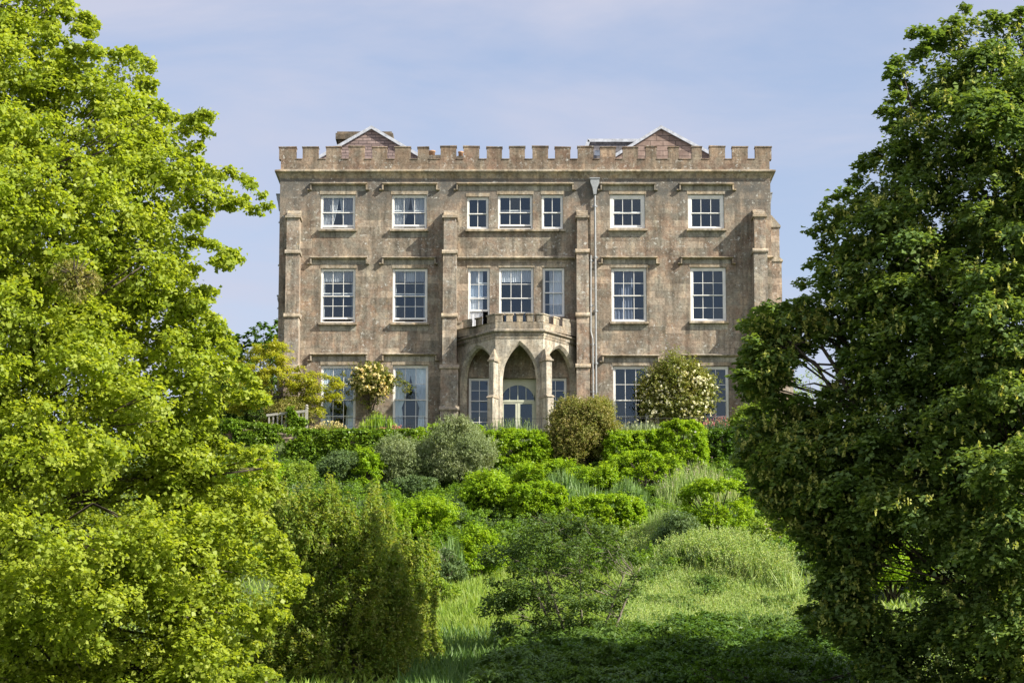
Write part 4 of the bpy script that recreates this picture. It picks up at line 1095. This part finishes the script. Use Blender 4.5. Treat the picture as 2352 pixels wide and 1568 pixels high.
shrub('deep green bush filling the gap behind the golden maple, left of the house', 455, 632, 850, 99.5, 'mid', 0, ry=1.6, dens=.6)
shrub('leafy bush at the foot of the golden maple by the fence', 600, 720, 915, 96.0, 'tawny', 0, ry=.8)
# climbing roses on the house
def rose(label, x0, x1, yt, yb, Y, bm_, cnt, sz_, sty, stempx, seed):
    r = rng(seed); xm = (x0+x1)/2; cx, zt = P(xm, yt, Y); zb = PZ(yb, Y); rx = (x1-x0)/2/FPX*Y
    root = empty('climbing_rose', (PX(stempx, 985, Y), Y, 16.3)); tag(root, label, 'rose')
    n = 90; u = unit(r.normal(size=(n, 3))); zc = (zt+zb)/2; hz = (zt-zb)/2; rr = .3*min(rx, hz)*r.uniform(.7, 1.2, n)
    lb = np.stack([cx + u[:, 0]*rx*.82*r.uniform(.7, 1.05, n), Y + u[:, 1]*.55, zc + u[:, 2]*hz*.82*r.uniform(.6, 1.15, n), rr, rr*.8, rr], 1)
    if bm_ == 'rose_y':     # a loose shoot trained over the window to the right
        ex = [(*((lambda q_: (q_[0], Y, q_[1]))(P(px, py, Y))), .16, .12, .14) for px, py in ((915, 872), (924, 880), (934, 884), (941, 892), (930, 900), (918, 862), (790, 862), (784, 880), (800, 905), (852, 922), (846, 938), (835, 926), (818, 918), (868, 926), (858, 950))]
        lb = np.concatenate([lb, np.array(ex)])
    F = Fol(); mt, L, Wd, per, lv, kw = STY[sty]; kw = dict(kw); kw.update(reach=(.6, 1.9)); sprays(F, lb, per*.75, lv, L, Wd, r, **kw)
    ids = r.choice(n, cnt, p=(lambda w_: w_/w_.sum())(r.random(n)**2 + .1)); u2 = unit(r.normal(size=(cnt, 3)) + np.array([.2, -1., .3])); cp = lb[ids, :3] + u2*lb[ids, 3:]*1.12
    q = np.repeat(np.arange(cnt), 7); pos = cp[q] + r.normal(size=(len(q), 3))*sz_*.3
    F.add(leaf_arrays(pos, unit(u2[q] + r.normal(size=(len(q), 3))*.5), np.full(len(q), sz_), np.full(len(q), sz_*.85), r), r.random(len(q)), 1)
    F.build('foliage', [M[mt], M[bm_]], root, tuple(root.location))
    mb = MB()
    for k in range(7):
        a = PX(stempx, 985, Y) + r.normal()*.10; e = lb[k*9 % n]
        mb.tube([(a, Y+.25, 16.3), (a + r.normal()*.1, Y+.2, 17.0), (a + (e[0]-a)*.3, Y+.15, zb-.2), (e[0], e[1], e[2])], [.035, .03, .025, .01], 5)
    mb.build('stem', M['bark'], root)
    return root
rose('yellow and cream climbing rose between the two left ground floor windows', 797, 914, 838, 917, 99.25, 'rose_y', 330, .10, 'rose', 852, 5)
rose('big white flowered rose bush between the two right ground floor windows', 1466, 1648, 832, 985, 98.7, 'rose_w', 620, .078, 'rose', 1555, 6)

# golden maple by the left corner of the house, and the dark tree behind it
def small_tree(name, label, poly, Y, rpx, n, mat, L, Wd, seed, base, per=150, lv=18, flat=.5, thick=1.6, bark='bark', trunks=1, opts=None, away=.7, tr=.09, plumes=0):
    global nleaf
    r = rng(seed); bx_, bz_ = base; root = empty(name, (bx_, Y, bz_)); tag(root, label, 'tree')
    lb = poly_lobes(poly, Y, rpx, n, r, thick=thick, flat=flat); F = Fol()
    kw = dict(up=.9, outw=.4, rand=.6, droop=.15, spread=.08); kw.update(opts or {})
    if plumes:
        pl = np.array(poly, float); pe = []
        for i in range(len(pl)):
            (xa, ya), (xb, yb) = pl[i], pl[(i+1) % len(pl)]
            if max(ya, yb) > 1520: continue
            m_ = max(1, int(math.hypot(xb-xa, yb-ya) / 13))
            for k in range(m_):
                q = (k + r.random()) / m_; yy = Y + r.uniform(-1.5, 1.5); hz = r.uniform(.25, .8); x, z = P(xa+(xb-xa)*q, ya+(yb-ya)*q + 10, yy); pe.append((x, yy, z, .12, .12, hz))
        for k in range(plumes):
            c = lb[r.integers(0, len(lb))]; u = unit(r.normal(size=3) + np.array([0, -1, .3])); pe.append((*(c[:3] + u*c[3:]*1.05), .09, .09, r.uniform(.2, .5)))
        sprays(F, np.array(pe), 620, 9, L, Wd, r, up=.5, outw=.5, rand=.8, droop=-.1, spread=.035, vert=.8, start=.1)
    sprays(F, lb, per, lv, L, Wd, r, away=away, **kw); nleaf += sum(len(v) for v in F.V)
    F.build('crown', [M[mat]], root, tuple(root.location)); mb = MB()
    for k in range(trunks):
        dx = (k - (trunks-1)/2) * .25
        top = (bx_ + dx*3 + r.normal()*.15, Y, bz_ + (lb[:, 2].max() - bz_) * .62)
        limbs(mb, (bx_ + dx, Y + r.normal()*.1, bz_ - .2), top, lb[k::trunks], r, tr, 2, .014)
    mb.build('trunk', M[bark], root, True); return root
small_tree('pine_tree', 'dark green tree rising behind the left corner of the house', [(480, 700), (540, 762), (570, 745), (600, 728), (650, 732), (690, 800), (690, 960), (480, 960)], 122, (16, 40), 70, 'hedge_dark', .22, .14, 31, (PX(600, 900, 122), 16.2), per=26, lv=14, thick=3, tr=.25)
small_tree('maple_tree', 'small golden leaved maple in front of the left corner of the house', [(520, 835), (570, 800), (600, 778), (655, 765), (668, 790), (672, 812), (690, 835), (730, 850), (765, 858), (800, 850), (812, 868), (790, 890), (806, 915), (785, 930), (740, 925), (760, 945), (735, 975), (700, 960), (680, 940), (655, 925), (620, 930), (560, 960), (510, 950), (500, 880)],
           96.5, (10, 28), 125, 'gold', .085, .06, 32, (PX(640, 985, 96.5), 16.2), per=230, lv=12, flat=.38, thick=1.3, trunks=2)
# bronze hawthorn group, lower left centre
small_tree('hawthorn_tree', 'broad bronze leaved hawthorn beside the lime tree', [(600, 1170), (640, 1130), (665, 1165), (700, 1140), (722, 1185), (745, 1165), (765, 1120), (778, 1185), (800, 1175), (812, 1230), (835, 1215), (858, 1165), (866, 1230), (880, 1275), (905, 1262), (920, 1310), (930, 1340), (955, 1420), (930, 1490), (975, 1540), (985, 1720), (570, 1720), (560, 1480), (620, 1430), (690, 1360), (640, 1240)],
           50, (22, 60), 520, 'bronze', .08, .036, 33, (PX(790, 1568, 50), terrz(PX(790, 1568, 50), 50)), per=62, lv=18, flat=1.15, thick=2.6, bark='greybark', trunks=3, plumes=420, opts=dict(up=.6, rand=.8, droop=-.25, bias=.9, vert=.7, reach=(.6, 1.7), spread=.07))
small_tree('hawthorn_tree', 'shaded bronze-green hawthorn between the broad hawthorn and the small bare branched tree', [(845, 1200), (860, 1125), (878, 1195), (893, 1170), (905, 1250), (935, 1240), (950, 1285), (975, 1262), (1005, 1290), (960, 1335), (1000, 1385), (950, 1430), (1010, 1480), (965, 1520), (1040, 1580), (1020, 1720), (860, 1720), (830, 1500), (820, 1300)],
           53, (18, 48), 330, 'bronze', .08, .036, 34, (PX(930, 1568, 53), terrz(PX(930, 1568, 53), 53)), per=70, lv=18, flat=1.15, thick=1.7, bark='greybark', trunks=2, opts=dict(up=.6, rand=.8, droop=-.25, bias=.9, vert=.7, reach=(.6, 1.7), spread=.07), plumes=260)
# small airy tree in the middle with pale branches
small_tree('thorn_tree', 'small airy tree with bare pale branches showing, in shade at the centre of the garden', [(1165, 1185), (1240, 1165), (1330, 1170), (1420, 1200), (1455, 1245), (1475, 1300), (1540, 1330), (1480, 1370), (1450, 1400), (1460, 1470), (1400, 1500), (1250, 1500), (1210, 1450), (1130, 1440), (1085, 1400), (1110, 1350), (1080, 1310), (1105, 1240)],
           56, (18, 46), 150, 'thorn', .08, .045, 35, (PX(1340, 1505, 56), terrz(PX(1340, 1505, 56), 56)), per=125, lv=15, flat=.42, thick=2.0, bark='greybark', trunks=5, away=.8, tr=.055)

# ------------------------------------------------------------------ walls and ivy at the terrace edge
def wall_ivy(px0, px1, yt, Y, h, label_w, label_i, seed, dens, yt2=None, gcol='ivy'):
    r = rng(seed); x0, zt = P(px0, yt, Y); x1, _ = P(px1, yt, Y); zt2 = PZ(yt2 or yt, Y)
    mb = MB(); mb.prism_y([(x0, zt-h), (x1, zt-h), (x1, zt2-.30), (x0, zt-.30)], Y, Y+.4); mb.prism_y([(x0-.03, zt-.299), (x1+.03, zt2-.299), (x1+.03, zt2-.22), (x0-.03, zt-.22)], Y-.05, Y+.45)
    o = mb.build('garden_wall', M['parapet']); tag(o, label_w, 'wall')
    n = int((x1-x0)*h*dens); u = r.random(n); v = r.random(n)**.9
    cx = x0 + u*(x1-x0); cz = zt + (zt2-zt)*u - v*h; q = r.uniform(.14, .34, n)
    lb = np.stack([cx, np.full(n, Y) - r.uniform(-.05, .28, n), cz, q*1.2, q*.6, q], 1)
    top = np.stack([x0 + r.random(n//3)*(x1-x0), Y + r.uniform(0, .4, n//3), np.full(n//3, 0.)], 1); top[:, 2] = zt + (zt2-zt)*(top[:, 0]-x0)/(x1-x0)
    lb = np.concatenate([lb, np.concatenate([top, np.stack([np.full(n//3, .2), np.full(n//3, .2), np.full(n//3, .16)], 1)], 1)])
    F = Fol(); mt, L, Wd, per, lv, kw = STY['ivy']; sprays(F, lb, 380, 9, L, Wd, r, **kw)
    root = empty('ivy', ((x0+x1)/2, Y-.1, zt-h)); tag(root, label_i, 'ivy')
    F.build('foliage', [M[gcol]], root, tuple(root.location))
    mb = MB()
    for k in range(8):
        a = x0 + (x1-x0)*(k+.5)/8; mb.tube([(a, Y-.05, zt-h), (a+r.normal()*.1, Y-.06, zt-h*.5), (a+r.normal()*.2, Y-.05, zt-.1)], [.03, .022, .01], 5)
    mb.build('stem', M['bark'], root)
wall_ivy(655, 960, 992, 93.0, 1.6, 'low garden wall buried in sunlit ivy below the iron railing', 'sunlit ivy covering the low garden wall in front of the left windows', 41, 16, 990)
wall_ivy(440, 668, 960, 94.2, 2.2, 'higher garden wall in shadow under ivy, left of the wooden fence', 'dark ivy hanging over the higher wall by the wooden fence', 42, 14, 985, 'ivy')

# wooden gate fence on top of the wall
Yg = 94.9
fx0, fz0 = P(612, 951, Yg); fx1, fz1 = P(706, 938, Yg)
fence = empty('wooden_fence', (fx1, Yg, 16.1)); tag(fence, 'grey weathered wooden picket fence with a tall post, left end of the terrace', 'fence')
mb = MB(); mb.box(fx1-.09, fx1+.03, Yg-.06, Yg+.06, 15.9, fz1); mb.lathe(fx1-.03, Yg, [(.085, fz1), (.085, fz1+.04), (.04, fz1+.06), (.075, fz1+.12), (.03, fz1+.18)], 8); mb.build('post', M['wood'], fence)
mb = MB(); mb.hexa([(fx0, Yg-.05, fz0-.1), (fx1-.1, Yg-.05, fz1-.18), (fx1-.1, Yg+.05, fz1-.18), (fx0, Yg+.05, fz0-.1), (fx0, Yg-.05, fz0), (fx1-.1, Yg-.05, fz1-.06), (fx1-.1, Yg+.05, fz1-.06), (fx0, Yg+.05, fz0)]); mb.build('rail', M['wood'], fence)
for k in range(9):
    a = fx0 + .12 + k*(fx1-fx0-.3)/8; zt = fz0 + (fz1-fz0)*(a-fx0)/(fx1-fx0) - .12
    mb = MB(); mb.box(a-.03, a+.03, Yg-.02, Yg+.02, 16.0, zt-.003); mb.build('picket', M['wood'], fence)
F = Fol(); r = rng(43); n = 22
lb = np.stack([r.uniform(PX(666, 950, Yg), PX(700, 950, Yg), n), np.full(n, Yg-.12), r.uniform(16.3, fz1-.08, n), np.full(n, .2), np.full(n, .14), np.full(n, .2)], 1)
mt, L_, Wd_, per_, lv_, kw_ = STY['ivy']; sprays(F, lb, 420, 9, L_, Wd_, r, **kw_)
root = empty('ivy', (PX(683, 950, Yg), Yg-.1, 16.0)); tag(root, 'small patch of ivy climbing the wooden fence beside its post', 'ivy')
F.build('foliage', [M['ivy']], root, tuple(root.location))

# thin iron railing along the terrace
Yi = 95.6; ra = empty('iron_railing', (0, Yi, 16.2)); tag(ra, 'thin black iron railing along the terrace edge in front of the windows', 'railing')
ix0, ix1 = PX(708, 965, Yi), PX(1690, 965, Yi)
for py in (960, 979):
    mb = MB(); zz = PZ(py, Yi); mb.tube([(ix0, Yi, zz), ((ix0+ix1)/2, Yi, zz-.02), (ix1, Yi, zz)], .011, 5); mb.build('rail', M['iron'], ra)
k = 0; xx = ix0
while xx <= ix1 + .01:
    mb = MB(); mb.tube([(xx, Yi, 16.0), (xx, Yi, PZ(957, Yi))], .016, 5); mb.build('post', M['iron'], ra); xx += (ix1-ix0)/11
mb = MB()
xx = ix0
while xx < ix1: mb.tube([(xx, Yi+.01, 16.2), (xx, Yi+.01, PZ(966, Yi))], .005, 3); xx += .13
mb.build('netting', M['iron'], ra)

# terrace flowers and tufts
def tuft(label, px, w_, yt, Y, mat, n, seed, bl=None, name='flower_clump', cat='flowers', group='flowers and leafy plants of the terrace garden', lw=.03, zb=None, spike=False):
    r = rng(seed); cx, zt = P(px, yt, Y); g = terrz(cx, Y) if zb is None else zb; root = empty(name, (cx, Y, g)); tag(root, label, cat, group)
    rx = w_/2/FPX*Y; x = cx + r.uniform(-rx, rx, n); y = Y + r.uniform(-.35, .35, n); h = (zt - g) * r.uniform(.55, 1.05, n) * (1 - .45*((x-cx)/rx)**2)
    p = np.stack([x, y, g + h*.5], 1); td = np.stack([r.normal(size=n)*.18, r.normal(size=n)*.18, np.ones(n)], 1)
    F = Fol(); F.add(leaf_arrays(p, unit(np.stack([r.normal(size=n), -np.ones(n), .3*r.random(n)], 1)), h, np.full(n, lw)*r.uniform(.7, 1.3, n), r, fold=.01, tdir=td), r.random(n), 0)
    mats = [M[mat]]
    if bl:
        m2, cnt, s_ = bl; mats.append(M[m2]); ids = r.integers(0, n, cnt); k = 6; q = np.repeat(ids, k)
        along = r.uniform(.25, .5, len(q)) if spike else r.uniform(.46, .52, len(q))
        pos = p[q] + unit(td)[q]*(h[q]*along)[:, None] + r.normal(size=(len(q), 3))*s_*.35
        F.add(leaf_arrays(pos, unit(r.normal(size=(len(q), 3)) + np.array([.2, -.8, .4])), np.full(len(q), s_), np.full(len(q), s_*.8), r), r.random(len(q)), 1)
    F.build('foliage', mats, root, tuple(root.location)); return root
tuft('yellow-green leafy plant in front of the wall between the left windows', 870, 90, 944, 96.6, 'hedge', 700, 51, None, 'plant', 'plant', lw=.05)
tuft('low red flowers on top of the ivy wall', 905, 90, 978, 94.6, 'mid', 260, 52, ('pink', 90, .05))
tuft('pink and cream flower spikes left of the porch', 1048, 60, 958, 95.0, 'blue', 260, 53, ('lilac', 60, .05), spike=True)
tuft('thin pale flower spikes in front of the porch door', 1175, 130, 955, 95.2, 'blue', 170, 54, ('pale', 70, .035), spike=True)
tuft('reddish flower spikes in front of the far right window', 1648, 90, 955, 95.0, 'blue', 260, 55, ('pink', 120, .045), spike=True)
tuft('grey-green plants at the foot of the white rose', 1475, 150, 965, 95.0, 'silver', 500, 56, ('rose_w', 25, .05), 'plant', 'plant')
tuft('peach flowers behind the iron railing by the leftmost ground window', 757, 90, 968, 95.1, 'tawny', 500, 57, ('rose_y', 90, .05))
tuft('clump of blue-green sword leaves right of the bright spreading bush', 1290, 90, 1070, 85.4, 'iris', 420, 58, None, 'plant', 'plant', lw=.06)
tuft('clump of blue-green sword leaves under the small bright bush', 1440, 100, 1092, 83.6, 'iris', 420, 59, None, 'plant', 'plant', lw=.06)
tuft('clump of blue-green sword leaves between the domed bushes and the bank bush', 1340, 150, 1100, 82.6, 'iris', 420, 60, None, 'plant', 'plant', lw=.06)
tuft('dark upright leaves in shade left of the domed bushes', 1045, 50, 1130, 82.5, 'blue', 260, 61, None, 'plant', 'plant', lw=.06)
tuft('blue-green upright leaves in the dip above the bronze hawthorn', 840, 90, 1140, 82.0, 'blue', 420, 62, None, 'plant', 'plant', lw=.06)
tuft('tall pale flowering grasses above the two toned bush', 1600, 190, 1052, 84.0, 'pale', 900, 63, ('lilac', 110, .045), 'grass_clump', 'grass', lw=.03, spike=True)
tuft('pale feathery grasses at the left foot of the two toned bush', 1530, 120, 1150, 79.5, 'pale', 600, 64, None, 'grass_clump', 'grass', lw=.03)
tuft('mauve flowering stems above the dark blue-green bush', 1010, 60, 1255, 73.0, 'silver', 200, 65, ('lilac', 60, .05))
tuft('bright sword leaves beside the small bright bush behind the small tree', 1038, 60, 1225, 74.0, 'iris', 260, 66, None, 'plant', 'plant', lw=.06)

# ------------------------------------------------------------------ ground cover and grasses that nobody could count
def ingr(px, py):      # picture point -> point on the ground
    px = np.asarray(px, float); py = np.asarray(py, float)
    Yt = np.arange(38, 95.5, .2); best = np.full(px.shape, np.nan)
    a = (px - PW/2)/FPX; v = (PH/2 - py)/FPX + SHIFT
    for Y in Yt:
        t = Y/(_c - v*_s); z = CAMZ + t*(_s + v*_c); x = a*t
        hit = (z <= terr(x, np.full(x.shape, Y))) & np.isnan(best); best[hit] = Y
    t = best/(_c - v*_s); return a*t, best
def blades(name, label, cat, X_, Y_, h, w_, mat, r, lean=.25, heads=None):
    n = len(X_); Z_ = terr(X_, Y_); hh = h*r.uniform(.5, 1.25, n)
    td = np.stack([r.normal(size=n)*lean, r.normal(size=n)*lean, np.ones(n)], 1)
    p = np.stack([X_, Y_, Z_], 1) + unit(td)*(hh*.48)[:, None]
    F = Fol(); F.add(leaf_arrays(p, unit(np.stack([r.normal(size=n), r.normal(size=n) - .6, .4*np.ones(n)], 1)), hh, w_*r.uniform(.6, 1.4, n), r, fold=.02, tdir=td), r.random(n), 0)
    mats = [M[mat]]
    if heads:
        mats.append(M[heads[0]]); ids = r.integers(0, n, heads[1]); q = np.repeat(ids, 5)
        pos = p[q] + unit(td)[q]*(hh[q]*r.uniform(.3, .55, len(q)))[:, None] + r.normal(size=(len(q), 3))*heads[2]*.4
        F.add(leaf_arrays(pos, unit(r.normal(size=(len(q), 3))), np.full(len(q), heads[2]), np.full(len(q), heads[2]*.6), r), r.random(len(q)), 1)
    o = F.build(name, mats); tag(o, label, cat, kind='stuff'); return o
def region(poly, n, r):
    poly = np.array(poly, float); x1, y1 = poly.min(0); x2, y2 = poly.max(0)
    px = r.uniform(x1, x2, n*4); py = r.uniform(y1, y2, n*4)
    ins = np.zeros(len(px), bool)
    for i in range(len(poly)):
        a, b_ = poly[i], poly[(i+1) % len(poly)]
        c_ = ((a[1] > py) != (b_[1] > py)) & (px < (b_[0]-a[0])*(py-a[1])/(b_[1]-a[1]+1e-12) + a[0]); ins ^= c_
    px, py = px[ins][:n], py[ins][:n]; x, y = ingr(px, py); k = ~np.isnan(y)
    return x[k] + r.normal(size=k.sum())*.15, y[k] + r.normal(size=k.sum())*.3
r = rng(71)
x, y = region([(1430, 1300), (1560, 1275), (1700, 1290), (1800, 1340), (1850, 1400), (1860, 1450), (1700, 1500), (1560, 1500), (1440, 1470)], 34000, r)
blades('tall_grass', 'pale sunlit seeding grass on the mound right of the small tree', 'grass', x, y, .5, .034, 'pale', r, .4, heads=('pale', 9000, .05))
x, y = region([(1430, 1300), (1560, 1275), (1700, 1290), (1800, 1340), (1850, 1400), (1860, 1450), (1700, 1500), (1560, 1500), (1440, 1470)], 19000, r)
x2, y2 = region([(1440, 1262), (1560, 1258), (1700, 1285), (1790, 1330), (1830, 1380), (1700, 1350), (1560, 1310), (1450, 1310)], 5200, r)
blades('tall_grass', 'taller feathery seed heads along the crest of the grass mound', 'grass', x2, y2, .95, .035, 'pale', r, .22, heads=('pale', 9000, .06))
blades('wild_plants', 'soft green weeds growing through the seeding grass mound', 'weeds', x, y, .42, .07, 'grass', r, .6)
x, y = region([(930, 1290), (1100, 1290), (1300, 1300), (1480, 1310), (1480, 1440), (1200, 1500), (960, 1520)], 24000, r)
blades('tall_grass', 'bright green meadow grass around the left of the small tree', 'grass', x, y, .42, .035, 'grass', r)
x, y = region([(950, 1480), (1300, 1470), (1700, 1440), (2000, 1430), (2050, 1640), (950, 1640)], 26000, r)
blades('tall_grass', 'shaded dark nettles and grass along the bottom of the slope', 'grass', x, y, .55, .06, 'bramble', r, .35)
x, y = region([(330, 1010), (1720, 1010), (1900, 1200), (1900, 1330), (330, 1330)], 4300, r); k_ = y < 92.6; x, y = x[k_], y[k_]; z = terr(x, y); n = len(x)
q = r.uniform(.14, .34, n); lb = np.stack([x, y, z + r.uniform(.05, .6, n), q*1.2, q*1.2, q*.9], 1)
F = Fol(); h_ = n//2
h_ = int(n*.72); sprays(F, lb[:h_], 250, 9, .10, .045, r, up=.6, outw=.5, rand=.7, droop=-.15, spread=.06, vert=.6, bias=.7, reach=(.6, 1.6), mi=0)
sprays(F, lb[h_:], 260, 9, .11, .032, r, up=.4, outw=.5, rand=.8, droop=-.1, spread=.06, vert=.8, mi=1)
o = F.build('undergrowth', [M['lush'], M['blue']]); tag(o, 'mixed lush green undergrowth between the bushes on the bank', 'undergrowth', kind='stuff')
x, y = r.uniform(-22, 22, 70000), r.uniform(44, 95, 70000)
blades('grass', 'rough green grass covering the slope', 'grass', x, y, .28, .05, 'grass', r, .5)
F = Fol(); n = 5200
x, y = region([(1150, 1500), (1500, 1480), (1850, 1455), (2000, 1440), (2050, 1640), (1100, 1640)], n, r); k_ = y < 58; x, y = x[k_], y[k_]; z = terr(x, y); n = len(x)
hh = .55 + .45*np.sin(x*1.7 + y*.6) * np.cos(y*1.1 - x*.5); q = r.uniform(.12, .34, n)
lb = np.stack([x, y, z + r.uniform(.05, .45, n) + np.clip(hh, 0, 1)*.5*r.random(n), q*1.35, q*1.35, q*.5], 1)[:2900]
sel = (np.sin(lb[:, 0]*.9 + 1.) + np.cos(lb[:, 1]*.8)) > .35
sprays(F, lb[~sel], 150, 8, .11, .06, r, up=1.0, outw=.4, rand=.6, droop=.2, spread=.06, mi=0)
sprays(F, lb[sel], 150, 9, .15, .045, r, up=.9, outw=.5, rand=.6, droop=.35, spread=.05, mi=1)
x, y = region([(1400, 1300), (1700, 1300), (1850, 1370), (1880, 1500), (1400, 1530)], 420, r); z = terr(x, y); sel2 = (np.sin(x*1.9 + 2) * np.cos(y*1.3)) > .1
q = r.uniform(.14, .34, len(x)); lb2 = np.stack([x, y, z + .2 + q*.4, q*1.4, q*1.4, q*.8], 1)[sel2]
sprays(F, lb2, 170, 9, .11, .045, r, up=.8, outw=.5, rand=.7, droop=-.1, spread=.06, vert=.5, mi=1)
o = F.build('brambles', [M['bramble'], M['mid']]); tag(o, 'shaded leafy brambles and ferns spreading across the foot of the garden', 'brambles', kind='stuff')
print('shrub leaves', nleaf)
